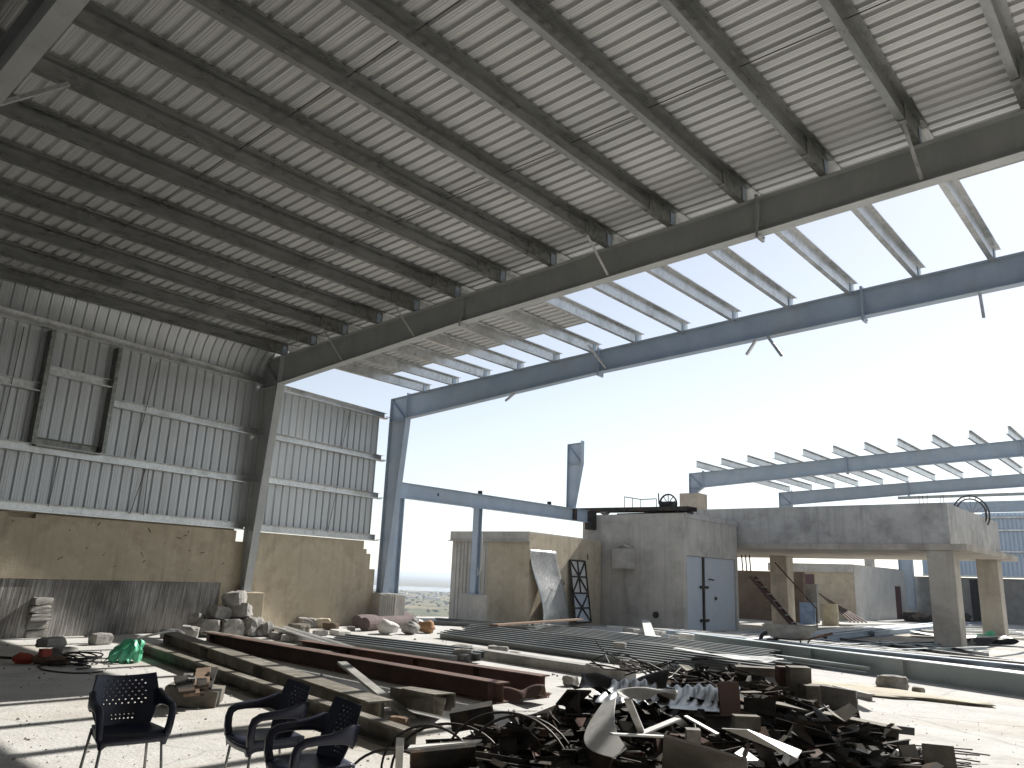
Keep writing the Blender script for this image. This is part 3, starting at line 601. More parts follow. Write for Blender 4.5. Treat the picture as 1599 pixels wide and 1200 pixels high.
def drum(px, py, r_, h, mt, label):
    q = G(px, py); mb = MB(); n = 20; prof = [(0, 0), (r_, 0), (r_, .3*h), (r_*1.03, .33*h), (r_, .36*h), (r_, .64*h), (r_*1.03, .67*h), (r_, .7*h), (r_, h), (r_*.95, h), (r_*.95, h-.05), (0, h-.05)]
    mb.grid(lambda a, b: (q.x+prof[int(round(b*11))][0]*math.cos(a*6.2832), q.y+prof[int(round(b*11))][0]*math.sin(a*6.2832), q.z+prof[int(round(b*11))][1]), n, 11)
    tag(mb.build('drum', M[mt], None, q), label, 'drum')
drum(1262, 975, .38, 1.05, 'bluedrum', 'faded blue steel drum standing beside the shaded column'); drum(1297, 977, .40, 1.05, 'tan', 'cream coloured drum right of the blue drum')
q0 = G(1325, 968)
for i in range(5):
    a = Vector((-18.3+.12*i, 49.9-.1*i, 1.25-.06*i)); b = Vector((-15.4+.15*i, 46.5+.2*i, ZS+.05))
    beamthing('leaning_pole', (ORD[i]+' from the top of the poles leaning on the pale room, rust red' if i else 'tan pole leaning uppermost against the pale room wall'), a, b, [(-.035, -.035), (.035, -.035), (.035, .035), (-.035, .035)], 'rust' if i else 'wood', cat='pole', group='poles leaning on the room')
ld = thing('site_stair', 'dark steel ladder stair leaning beside the blue doors', 'ladder', (-14, 32, ZS))
la, lb = Vector((-13.9, 30.9, 1.85)), Vector((-11.75, 31.2, ZS))
la, lb = Vector((-14.35, 31.5, 1.9)), Vector((-12.6, 31.9, ZS))
for off in (0, .75):
    mb = MB(); mb.prism([(-.04, -.06), (.04, -.06), (.04, .06), (-.04, .06)], la+Vector((-off*.2, off, 0)), lb+Vector((-off*.2, off, 0))); mb.build('stringer', M['rust'], ld)
for i in range(8):
    c_ = la.lerp(lb, (i+.5)/8); mb = MB(); mb.box(c_+Vector((-.07, .375, 0)), (.24, .72, .03)); mb.build('tread', M['dusty'], ld)
mb = MB(); mb.tube([la+Vector((.9, .4, .6)), lb+Vector((.6, .4, 1.0)), lb+Vector((.6, .4, 0))], .03, 6); mb.build('hand_rail', M['rust'], ld)

# far blue shed
fs = thing('blue_shed', 'pale blue ribbed metal shed with blockwork base at the far right', 'shed', (-8, 62, ZS))
def bsheet(xa, z0, z1):
    P = ribs(1.0, .25, .05, stiff=False); return sheet_ruled('wall_sheet', P, lambda s, h: (xa+s, 61.5+h, z0), lambda s, h: (xa+s, 61.5+h, z1), fs, 'shedblue')
for i in range(18): bsheet(-15.2+i*1.0, 2.75, 7.0 if i > 3 else 6.9)
for z in (2.7, 4.35, 5.75, 6.6):
    mb = MB(); mb.bb(-15.2, 3, 61.28, 61.46, z, z+.11); mb.build('girt', M['galv'], fs)
mb = MB(); mb.bb(-15.9, 3, 61.5, 61.8, ZS-.1, 2.66); mb.build('block_base', M['block'], fs)
mb = MB(); mb.bb(-12.35, -11.0, 61.46, 61.498, ZS, 2.55); mb.bb(-7.4, -3.4, 61.46, 61.498, ZS, 2.6); mb.build('door_opening', M['opening'], fs)  # flat dark panels on the wall paint the shade of doorways
column(fs, -16.6, 61.0, ZS+.6, 6.8, .9, .9, 'column', fl=.4); 
mb = MB(); mb.bb(-17.0, -15.5, 60.6, 61.45, ZS-.1, ZS+.6); mb.build('column_base', M['cement'], fs)
mb = MB(); mb.bb(-16.0, 4, 60.7, 61.2, 7.0, 7.7); mb.build('eave_beam', M['paint'], fs)
mb = MB(); mb.bb(-16.2, 4, 60.5, 60.6, 8.0, 8.2); mb.build('gutter', M['galvd'], fs)

# ------------------------------------------------------------------ long steel on the ground
def px_beam(name, label, a, b, prof, mt, z=0., up=(0, 0, 1), za=None, zb=None, cat='steel beam', group=None, extra=None):
    p0, p1 = G(*a), G(*b); p0.z += z if za is None else za; p1.z += z if zb is None else zb
    return beamthing(name, label, p0, p1, prof, mt, up=up, cat=cat, group=group, extra=extra)
def stiff(p0, p1, ts, h, b):                    # plate stiffeners at fractions ts along an I beam
    def f(mb):
        d = (p1-p0).normalized(); n = Vector((-d.y, d.x, 0)); ang = math.atan2(d.y, d.x)
        for t in ts: mb.box(p0.lerp(p1, t)+Vector((0, 0, h/2)), (.014, b*.98, h*.94), rot(0, 0, ang))
    return f
RECT = lambda a, h: [(-a/2, 0), (a/2, 0), (a/2, h), (-a/2, h)]
def ibeam(name, label, a, b, h, w_, mt, ts=(), **k):
    p0, p1 = G(*a), G(*b); z = k.get('z', 0); q0, q1 = p0+Vector((0, 0, z)), p1+Vector((0, 0, z))
    return px_beam(name, label, a, b, iprof(h, w_, .012, .018), mt, extra=stiff(q0, q1, ts, h, w_) if ts else None, **k)
ibeam('tapered_beam', 'pale topped grey plate beam running from the wall to the chairs', (262, 1006), (592, 1131), .22, .28, 'olive', (.02, .3, .6, .98))
ibeam('rusted_beam', 'long red oxide beam, nearer of the pair, ending in a torn plate', (322, 1008), (785, 1099), .24, .22, 'rust', (.04, .98))
ibeam('rusted_beam', 'red oxide beam with web stiffeners and drilled end behind its pair', (470, 1026), (850, 1091), .28, .2, 'rust', (.25, .55, .78))
ibeam('olive_beam', 'short dusty olive beam between rubble heap and red beams', (322, 1002), (520, 1038), .2, .18, 'olive', (.98,))
px_beam('green_channel', 'greenish channel lying along the floor behind the chairs', (212, 1018), (640, 1174), thick([(.10, .02), (.10, .0), (-.05, .0), (-.05, .17), (.06, .17), (.06, .15)], .012), 'olive', cat='steel channel')
px_beam('zinc_channel', 'bright zinc channel beside the rubble, right of its twin', (446, 992), (590, 1042), cprof(.2, .12, .006), 'galv', cat='steel channel')
px_beam('zinc_channel', 'bright zinc channel nearest the pedestal, left of its twin', (422, 990), (566, 1040), cprof(.2, .1, .006), 'galv', cat='steel channel')
px_beam('grey_plank', 'flat grey steel strip propped up behind the third chair', (530, 1078), (640, 1128), RECT(.12, .03), 'dusty', za=.32, zb=.03, cat='steel strip')
# nested purlin bundles
def bundle(label, group, a, b, n, sp, mt, h=.12, layers=1, wd=.10, dz=.024, name='stacked_purlin'):
    p0, p1 = G(*a), G(*b); d = (p1-p0).normalized(); s = Vector((-d.y, d.x, 0))
    if s.y < 0: s = -s
    for l in range(layers):
        for i in range(n-l):
            j = rnd.uniform(-.25, .25); k = rnd.uniform(-.25, .25); o = s*(i+l*.5)*sp+Vector((0, 0, l*(h+.004)+.004+i*dz))
            beamthing(name, ORD[i]+' from the front, '+label, p0+o+d*j, p1+o+d*k, thick([(wd*.5, .0), (-wd*.5, .0), (-wd*.5, h), (wd*.45, h), (wd*.45, h-.02)], .006), mt, cat='purlin', group=group)
bundle('dark zinc purlin nested in the broad stack in mid yard', 'purlins of the broad stack', (690, 998), (1185, 1068), 8, .13, 'greenst', dz=.028)
bundle('dark zinc purlin in the rear stack along the small room', 'purlins of the rear stack', (830, 990), (1190, 1036), 6, .14, 'greenst', dz=.02)
bundle('dark purlin lying closest to the small room wall', 'purlins by the room', (676, 976), (930, 992), 3, .2, 'greenst', dz=.03)
bundle('dark ribbed purlin in the stack right of the zinc channels', 'purlins by the zinc channels', (505, 1009), (722, 1037), 5, .12, 'greenst')
px_beam('grey_box_beam', 'single dusty box beam in front of the broad purlin stack', (716, 1022), (985, 1065), RECT(.26, .16), 'dusty')
px_beam('timber_plank', 'reddish timber plank lying across the purlin stacks', (770, 1001), (905, 988), RECT(.24, .04), 'wood', za=.34, zb=.36, cat='plank')
px_beam('pale_plank', 'short pale plank tilted up before the block', (1018, 1006), (1008, 984), RECT(.28, .05), 'pale', za=.05, zb=.30, cat='plank')
# plate girders on the right
girders = [('blue green plate girder nearest in the right yard', (1085, 1012), (1700, 1102), .34, .24, 'paintlight', (.42, .66)),
           ('plate girder with bright top flange, second from the front at right', (1060, 1003), (1720, 1088), .24, .26, 'pale', ()),
           ('dull blue plate girder, third from the front at right', (1040, 996), (1740, 1072), .22, .24, 'paint', ()),
           ('grey plate girder, fourth from the front at right', (1020, 990), (1700, 1055), .16, .24, 'dusty', ())]
for lb_, a, b, h, w2, mt, ts in girders: ibeam('plate_girder', lb_, a, b, h, w2, mt, ts, group='girders laid out at right')
for i in range(13): px_beam('long_purlin', ORD[12-i]+' from the front of the pale purlins before the double door', (955+14*i+rnd.uniform(-12, 12), 983+2.0*i), (1215+22*i+rnd.uniform(-25, 25), 997+3.6*i), thick([(-.09, 0), (-.08, .12), (.08, .12), (.09, 0)], .006), ('pale', 'galv', 'dusty')[i % 3], cat='purlin', group='purlins before the door')
for i in range(9):
    a = (1160+26*i+rnd.uniform(-8, 8), 1012-2.2*i+rnd.uniform(-2, 2)); b = (1330+30*i, 985-1.4*i+rnd.uniform(-3, 3))
    px_beam('flat_girder', ORD[i]+' from the left of the girders lying in the shade under the raised slab', a, b, iprof(.2, .2), 'paint' if i % 3 else 'pale', z=.01, up=(0, 0, 1), group='girders under the slab')
for i in range(7):
    px_beam('far_purlin', ORD[6-i]+' from the front of the purlins far back beyond the slab columns', (1290+22*i, 977+1.5*i), (1560+12*i, 979+4*i), RECT(.18, .1), ('pale', 'dusty', 'galv')[i % 3], cat='purlin', group='purlins beyond the slab')
for i in range(40):
    u = rnd.uniform(960, 1400); v = 984+(u-960)*.045+rnd.uniform(0, 26); L2 = rnd.uniform(110, 330); sl2 = rnd.choice((.10, .12, .14, -.04))
    px_beam('loose_purlin', 'thin pale steel section lying loose between stacks and girders', (u, v), (u+L2, v+L2*sl2), thick([(.05, .02), (.05, 0), (-.05, 0), (-.05, .1), (.05, .1)], .005), ('pale', 'galv', 'dusty', 'paintlight')[i % 4], z=rnd.uniform(0, .05), cat='purlin', group='loose thin sections')
def crumple(name, label, c, sx, sy, mt, rz, h=.12, seed=1, ribn=0, tilt=(0, 0), cat='metal sheet'):
    r_ = random.Random(seed); ph = [r_.uniform(0, 6) for _ in range(6)]
    def fn(a, b):
        x, y_ = (a-.5)*sx, (b-.5)*sy
        z = h*(.5+.25*math.sin(a*5+ph[0]+b*2)+.25*math.sin(b*6+ph[1]+a*3)+.12*math.sin(a*13+b*9+ph[2]))
        if ribn: z += .018*math.sin(a*ribn*6.2832)
        x += .05*sx*math.sin(b*4+ph[3]); y_ += .06*sy*math.sin(a*5+ph[4]); z += tilt[0]*x+tilt[1]*y_
        q = rot(0, 0, rz) @ Vector((x, y_, max(z, .006-0*c.z))); return c+q
    mb = MB(); mb.grid(fn, max(24, ribn*6), 18); return tag(mb.build(name, M[mt], None, c, solid=.003, smooth=True), label, cat)
crumple('loose_sheet', 'bent pale sheet on the ground between the raised slab columns', G(1500, 998), 3.6, 1.6, 'pale', .5, .25, 3)
crumple('loose_sheet', 'dark torn sheet at the foot of the nearest slab column', G(1478, 1018), 1.5, .6, 'black', .2, .15, 5)
crumple('loose_sheet', 'black crumpled tarpaulin beside the bent pale sheet', G(1545, 1008), 1.5, .9, 'black', .9, .3, 6)
crumple('loose_sheet', 'pale sheet offcut lying over the purlin stack end', G(1135, 1028, .3), 1.9, .5, 'pale', -.25, .08, 8)
crumple('plastic_bag', 'green plastic bag far off between the slab columns', G(1538, 1000), .7, .4, 'greenbag', .3, .35, 11, cat='bag')

# sheet and grille leaning on the small room
mb = MB()
def bent(a, b):
    q = Vector(b1p(.02+1.72*a+.09*math.sin(b*4.6+.3)+.16*(1-b), -(.08+.42*(1-b)+.10*math.sin(b*6.0)*math.sin(a*2.5+.5)), -.05+2.48*b)); return q
mb.grid(bent, 14, 26); tag(mb.build('bent_sheet', M['galv'], None, b1p(1, -.3, 0), solid=.003, smooth=True), 'buckled pale metal sheet leaning on the small room', 'metal sheet')
gr = thing('grille_door', 'dark framed grille door with pale panes leaning on the small room', 'door', b1p(3.2, -.25, 0))
def gp(a, z): return Vector(b1p(2.62+a, -(.07+.30*(1-z/2.2)), z))
for (a0, z0, a1, z1) in ((0, 0, 0, 2.18), (1.15, 0, 1.15, 2.18), (0, 0, 1.15, 0), (0, 2.18, 1.15, 2.18), (0, 1.02, 1.15, 1.02), (0, 1.6, 1.15, 1.6), (.575, 1.02, .575, 2.18), (0, 0, 1.15, 1.02), (1.15, 0, 0, 1.02), (0, 1.02, 1.15, 2.18), (1.15, 1.02, 0, 2.18), (0, .5, 1.15, .5)):
    mb = MB(); mb.prism([(-.022, -.022), (.022, -.022), (.022, .022), (-.022, .022)], gp(a0, z0), gp(a1, z1), up=(0.3, 0, 1) if abs(z1-z0) < .01 else (1, 0, .1)); mb.build('bar', M['darksteel'], gr)
for (a0, a1, z0, z1) in ((.03, .56, 1.63, 2.15), (.6, 1.12, 1.63, 2.15), (.03, .56, 1.05, 1.57), (.6, 1.12, 1.05, 1.57), (.03, 1.12, .03, 1.0)):
    mb = MB(); mb.slab([gp(a0, z0)+nr*-.03, gp(a1, z0)+nr*-.03, gp(a1, z1)+nr*-.03, gp(a0, z1)+nr*-.03], .004); mb.build('pane', M['doorblue' if z0 < 1 else 'pale'], gr)
mb = MB(); mb.tube([(-18.22, 19.3, 2.9), (-18.12, 19.25, 2.2), (-18.1, 19.2, 1.7), (-18.2, 19.15, 1.5), (-18.26, 19.2, 1.75)], .014, 6)
tag(mb.build('hanging_rope', M['sack'], None, (-18.15, 19.2, 1.5)), 'thin pale rope hanging on the steel post', 'rope')

# wheelbarrow
wq = G(1240, 1016); wb = thing('wheelbarrow', 'dusty metal wheelbarrow among the girders before the raised slab', 'wheelbarrow', wq, math.radians(20))
mb = MB(); T_ = [(-.55, -.28, .32), (.35, -.2, .28), (.35, .2, .28), (-.55, .28, .32)]; U_ = [(-.75, -.36, .62), (.62, -.34, .62), (.62, .34, .62), (-.75, .36, .62)]
mb.add(T_+U_, [(0, 1, 2, 3), (0, 4, 5, 1), (1, 5, 6, 2), (2, 6, 7, 3), (3, 7, 4, 0)]); ORG[wb.name] = Vector((0, 0, 0)); mb.build('tray', M['dusty'], wb, solid=.012)
mb = MB(); mb.tube([(-.62+.2*math.cos(a), 0, .2+.2*math.sin(a)) for a in np.linspace(0, 6.2832, 17)], .05, 8, cap=False); mb.tube([(-.62, -.07, .2), (-.62, .07, .2)], .06, 8); mb.build('wheel', M['black'], wb)
for s_ in (-1, 1):
    mb = MB(); mb.tube([(-.66, .09*s_, .2), (-.3, .2*s_, .28), (.4, .24*s_, .3), (.95, .3*s_, .48)], .02, 6); mb.build('handle', M['rust'], wb)
    mb = MB(); mb.tube([(.15, .22*s_, .3), (.22, .24*s_, 0), (.4, .24*s_, .3)], .018, 6); mb.build('leg', M['rust'], wb)

# ------------------------------------------------------------------ rolls, sacks, blocks and rubble
p0 = G(562, 988)
for i, (a, b, r_, lb_) in enumerate((((568, 986), (642, 979), .17, 'brown rolled felt lying in front of the second column, nearer roll'), ((556, 981), (632, 972), .16, 'brown rolled felt behind the nearer roll at the second column'))):
    q0, q1 = G(*a), G(*b); q0.z += r_; q1.z += r_; d = q1-q0
    mb = MB(); mb.tube([q0+d*t+Vector((0, 0, .015*math.sin(t*7+i))) for t in np.linspace(0, 1, 9)], [r_*(1+.06*math.sin(k*1.7)) for k in range(9)], 14)
    tag(mb.build('felt_roll', M['roll'], None, (q0+q1)/2-Vector((0, 0, r_)), smooth=False), lb_, 'roll')
def lump(name, label, px, py, sx, sy, sz, mt, seed, cat, rough_=.18, group=None, z=0, rz=0, sub=(14, 9)):
    r_ = random.Random(seed); ph = [r_.uniform(0, 6.28) for _ in range(9)]; c = G(px, py) if z == 0 else G(px, py, z)
    def fn(a, b):
        th, fi = a*6.2832, b*math.pi
        v = Vector((math.sin(fi)*math.cos(th), math.sin(fi)*math.sin(th), -math.cos(fi)))
        k = 1+rough_*(math.sin(3*v.x+ph[0])*math.sin(4*v.y+ph[1])+.6*math.sin(7*v.z+5*v.x+ph[2])+.5*math.sin(9*v.y+ph[3]))
        q = rot(0, 0, rz) @ Vector((v.x*sx*k/2, v.y*sy*k/2, 0)); return c+q+Vector((0, 0, max(sz*.5*(1+v.z*k), 0)))
    mb = MB(); mb.grid(fn, *sub); return tag(mb.build(name, M[mt], None, c, smooth=True), label, cat, group)
lump('sack', 'white sack slumped right of the rolls', 603, 991, .62, .4, .34, 'sack', 3, 'sack'); lump('sack', 'grey sack between white and orange sacks', 640, 991, .5, .4, .3, 'rubble', 4, 'sack')
lump('sack', 'orange sack at the end of the rolls', 665, 989, .55, .4, .3, 'orange', 5, 'sack'); lump('sack', 'small pale sack behind the orange sack', 648, 980, .5, .3, .26, 'sack', 6, 'sack')
lump('earth_heap', 'brown earth heap sloping up to the wall left of the rubble', 330, 985, 1.5, .9, .42, 'brown', 17, 'earth', .1)
def chunk(name, label, c, d, mt, seed, rz=0, rx=0, ry=0, cat='stone', group=None, hollow=False):
    r_ = random.Random(seed); Mx = rot(rx, ry, rz); j = .12
    cs = [Vector((sx*d[0]/2*(1+r_.uniform(-j, j)), sy*d[1]/2*(1+r_.uniform(-j, j)), sz*d[2]/2*(1+r_.uniform(-j, j)))) for sx, sy, sz in ((-1, -1, -1), (1, -1, -1), (1, 1, -1), (-1, 1, -1), (-1, -1, 1), (1, -1, 1), (1, 1, 1), (-1, 1, 1))]
    mb = MB(); N3 = 4; idx = {}; amp = min(d)*.055
    def tri(a, b_, e): 
        q = Vector((0, 0, 0))
        for n8, (px_, py_, pz_) in enumerate(((0, 0, 0), (1, 0, 0), (1, 1, 0), (0, 1, 0), (0, 0, 1), (1, 0, 1), (1, 1, 1), (0, 1, 1))):
            q += cs[n8]*((a if px_ else 1-a)*(b_ if py_ else 1-b_)*(e if pz_ else 1-e))
        rr = max(abs(a-.5), abs(b_-.5), abs(e-.5)); ex_ = sum(1 for t_ in (a, b_, e) if t_ in (0, 1))
        return q*(1-.07*(ex_ == 2)-.15*(ex_ == 3))
    def vid(i_, j_, k_):
        key = (i_, j_, k_)
        if key not in idx:
            q = tri(i_/N3, j_/N3, k_/N3)+Vector([r_.uniform(-amp, amp) for _ in range(3)]); q = c+Vector((0, 0, d[2]/2))+Mx @ q
            idx[key] = len(mb.v); mb.v.append(tuple(q))
        return idx[key]
    for a_ in range(N3):
        for b_ in range(N3):
            for k_ in (0, N3):
                for f_ in ([(a_, b_, k_), (a_+1, b_, k_), (a_+1, b_+1, k_), (a_, b_+1, k_)], [(a_, k_, b_), (a_, k_, b_+1), (a_+1, k_, b_+1), (a_+1, k_, b_)], [(k_, a_, b_), (k_, a_+1, b_), (k_, a_+1, b_+1), (k_, a_, b_+1)]):
                    ids = [vid(*q) for q in f_]; mb.f.append(tuple(ids if k_ else ids[::-1]))
    o = mb.build(name, M[mt], None, c); return tag(o, label, cat, group)
C_ = G(364, 994)
rub = [(-.1, -.55, 0, .5, .4, .34), (.05, -.1, 0, .46, .46, .36), (.1, .35, 0, .4, .36, .4), (-.35, -.2, 0, .4, .5, .36), (-.35, .3, 0, .4, .5, .38), (.0, -1.0, 0, .36, .4, .24), (.25, .62, 0, .3, .26, .3), (-.2, -.3, .33, .44, .4, .28), (-.12, .2, .36, .5, .42, .32), (-.3, -.75, .24, .34, .3, .22), (-.2, .05, .64, .42, .44, .30), (-.05, -1.45, 0, .3, .26, .18)]
for i, (dx, dy, z, a, b, h) in enumerate(rub):
    chunk('broken_block', ('broken concrete chunk in the bottom layer of the heap at the plastered pedestal' if z == 0 else 'topmost concrete chunk of the rubble heap at the plastered pedestal' if z > .6 else 'concrete chunk in the middle layer of the heap at the plastered pedestal'), C_+Vector((dx, dy, z)), (a, b, h), 'rubble', i, rnd.uniform(0, 3), rnd.uniform(-.2, .2), rnd.uniform(-.2, .2), 'rubble', 'rubble heap by the pedestal')
for i, (u, v, a, b, h, mt) in enumerate([(466, 988, .5, .35, .2, 'olive'), (478, 981, .45, .35, .26, 'rubble'), (502, 981, .42, .3, .24, 'plaster'), (516, 984, .4, .25, .18, 'brown'), (500, 993, .35, .25, .12, 'rubble'), (530, 992, .6, .35, .12, 'white'), (396, 993, .7, .3, .16, 'rubble'), (430, 998, .35, .25, .14, 'rubble'), (450, 1002, .3, .2, .14, 'white'), (548, 985, .2, .2, .1, 'rubble')]):
    chunk('rubble_piece', {'olive': 'dark', 'rubble': 'grey', 'plaster': 'ochre', 'brown': 'brown', 'white': 'pale'}[mt]+' broken masonry piece along the foot of the ochre block wall', G(u, v), (a, b, h), mt, 40+i, rnd.uniform(0, 3), cat='rubble', group='rubble along the block wall')
blk = [(722, 1034, .36, .2, .22, 'upright grey concrete block nearest the red beams in mid yard'), (735, 1032, .3, .2, .2, 'concrete block touching the upright one in mid yard'), (720, 1024, .42, .3, .2, 'dusty concrete block lying behind the upright pair'), (778, 1022, .4, .22, .16, 'pale concrete block lying alone before the box beam'), (930, 1056, .34, .22, .18, 'concrete block at the near end of the box beam'), (803, 1028, .22, .16, .12, 'small dark block fragment right of the pale block'), (774, 1029, .2, .15, .1, 'crumbling block fragment below the pale block'), (891, 1072, .2, .16, .14, 'small lone stone on the white ground before the scrap heap'), (1394, 1076, .46, .22, .2, 'flat grey stone before the blue green girder'), (1434, 1084, .16, .12, .1, 'pebble sized stone right of the flat grey stone'), (982, 1050, .3, .2, .14, 'pale block resting on the end of the box beam'), (967, 1012, .25, .16, .1, 'pale brick on top of the purlin stacks')]
for i, (u, v, a, b, h, lb_) in enumerate(blk):
    c = G(u, v)
    if 'resting' in lb_: c = G(982, 1046, .165)
    if 'on top' in lb_: c = G(967, 1012, .26)
    chunk('concrete_block', lb_, c, (a, b, h), 'rubble', 80+i, rnd.uniform(-.3, .6), cat='block')
for i in range(5):
    c = G(50, 996); c = c+Vector((rnd.uniform(-.03, .03), rnd.uniform(-.05, .05), i*.152))
    chunk('hollow_block', ('topmost', 'second from the top', 'middle', 'second from the bottom', 'bottom')[4-i]+' block of the stack against the raked wall at left', c, (.22, .42, .15), 'block', 120+i, TW+.05*i, cat='block', group='stack of blocks')
chunk('hollow_block', 'pale block standing alone against the raked wall', G(156, 1007), (.26, .36, .2), 'rubble', 131, .2, cat='block'); chunk('hollow_block', 'lower block of the pair behind the cable coil', G(96, 1027), (.28, .34, .15), 'block', 132, .5, cat='block')
c = G(96, 1027); c.z = .155; chunk('hollow_block', 'upper block of the pair behind the cable coil, shifted left', c+Vector((-.1, -.15, 0)), (.26, .4, .14), 'block', 133, .4, cat='block')
# tools, cable, bag
tl = thing('demolition_hammer', 'red and brown demolition tool lying beside the block pair', 'tool', G(60, 1040))
a, b = G(20, 1036), G(106, 1041); d = (b-a).normalized(); a.z = b.z = .07
mb = MB(); mb.tube([a.lerp(b, .35), a.lerp(b, .4), b-d*.05, b], [.04, .065, .065, .045], 8); mb.build('handle', M['wood'], tl)
mb = MB(); mb.tube([a, a.lerp(b, .1), a.lerp(b, .3), a.lerp(b, .36)], [.04, .09, .07, .05], 8); mb.box(a.lerp(b, .55)+Vector((0, 0, .1)), (.18, .12, .1)); mb.build('body', M['redtool'], tl)
mb = MB(); mb.tube([a, a-d*.35], .02, 6); mb.build('bit', M['darksteel'], tl)
def coil(name, label, px, py, R_, turns, r_, mt, seed, h=.08, cat='cable'):
    q = random.Random(seed); c = G(px, py); pts = []
    ph = [q.uniform(0, 6) for _ in range(4)]
    for t in np.linspace(0, turns*6.2832, int(turns*26)):
        rr = R_*(.75+.25*math.sin(t*.37+ph[0])); pts.append(c+Vector((rr*math.cos(t)*(1+.2*math.sin(t*.23+ph[1])), rr*math.sin(t)*(.75+.2*math.sin(t*.31+ph[2])), r_+h*(.5+.5*math.sin(t*.61+ph[3])))))
    mb = MB(); mb.tube(pts, r_, 5); return tag(mb.build(name, M[mt], None, c, smooth=True), label, cat)
coil('cable_coil', 'tangled black cable on the floor right of the red tool', 118, 1038, .42, 7, .011, 'black', 5, .14); coil('cable_loop', 'single cable loop lying in front of the tangled black cable', 105, 1044, .75, 1.1, .011, 'wire', 6, .01)
bq = G(192, 1034); mb = MB(); rb = random.Random(21); ph_ = [rb.uniform(0, 6) for _ in range(8)]
def bagf(a, b):
    th, r1 = a*6.2832, (1-b*.93); f_ = 1+.22*math.sin(5*th+ph_[0])*b+.12*math.sin(11*th+ph_[1])+.10*math.sin(9*b+7*th+ph_[2])
    return bq+Vector((.27*r1**.45*f_*math.cos(th)+.10*b, .22*r1**.45*f_*math.sin(th)+.10*b, .24*math.sin(b*1.57)*(1+.3*math.sin(3*th+ph_[3])*b)+.03*math.sin(13*th+9*b)*(1-b)+.03))
mb.grid(bagf, 44, 16); tag(mb.build('plastic_bag', M['greenbag'], None, bq), 'crumpled green plastic bag on the floor behind the first chair', 'bag')
mb = MB(); q = G(212, 1010); mb.tube([q+Vector((0, 0, .15)), q+Vector((.1, .3, .22)), q+Vector((.0, .75, .28)), q+Vector((-.25, 1.0, .2)), q+Vector((-.3, 1.1, .05))], .022, 6); tag(mb.build('pale_hose', M['sack'], None, q), 'short pale hose rising from the green bag', 'hose')
tr = thing('broken_crate', 'broken rusty timber tray propped on the floor behind the first chair', 'crate', G(305, 1105))
c = G(302, 1100)
for i in range(5):
    mb = MB(); mb.box(c+Vector((.12*i-.24, -.13*i+.26, .22+.03*math.sin(i*2))), (.16, .95-.08*i, .03), rot(.12, -.1, 1.0+.05*i)); mb.build('board', M['wood' if i % 2 else 'darksteel'], tr)
mb = MB(); mb.box(c+Vector((0, 0, .1)), (.55, .5, .18), rot(0, .1, .9)); mb.build('base', M['olive'], tr)
for i in range(5):
    mb = MB(); mb.box(c+Vector((rnd.uniform(-.2, .3), rnd.uniform(-.3, .3), .27)), (.1, .07, .05), rot(rnd.random(), 0, rnd.random()*3)); mb.build('fragment', M['rubble'], tr)

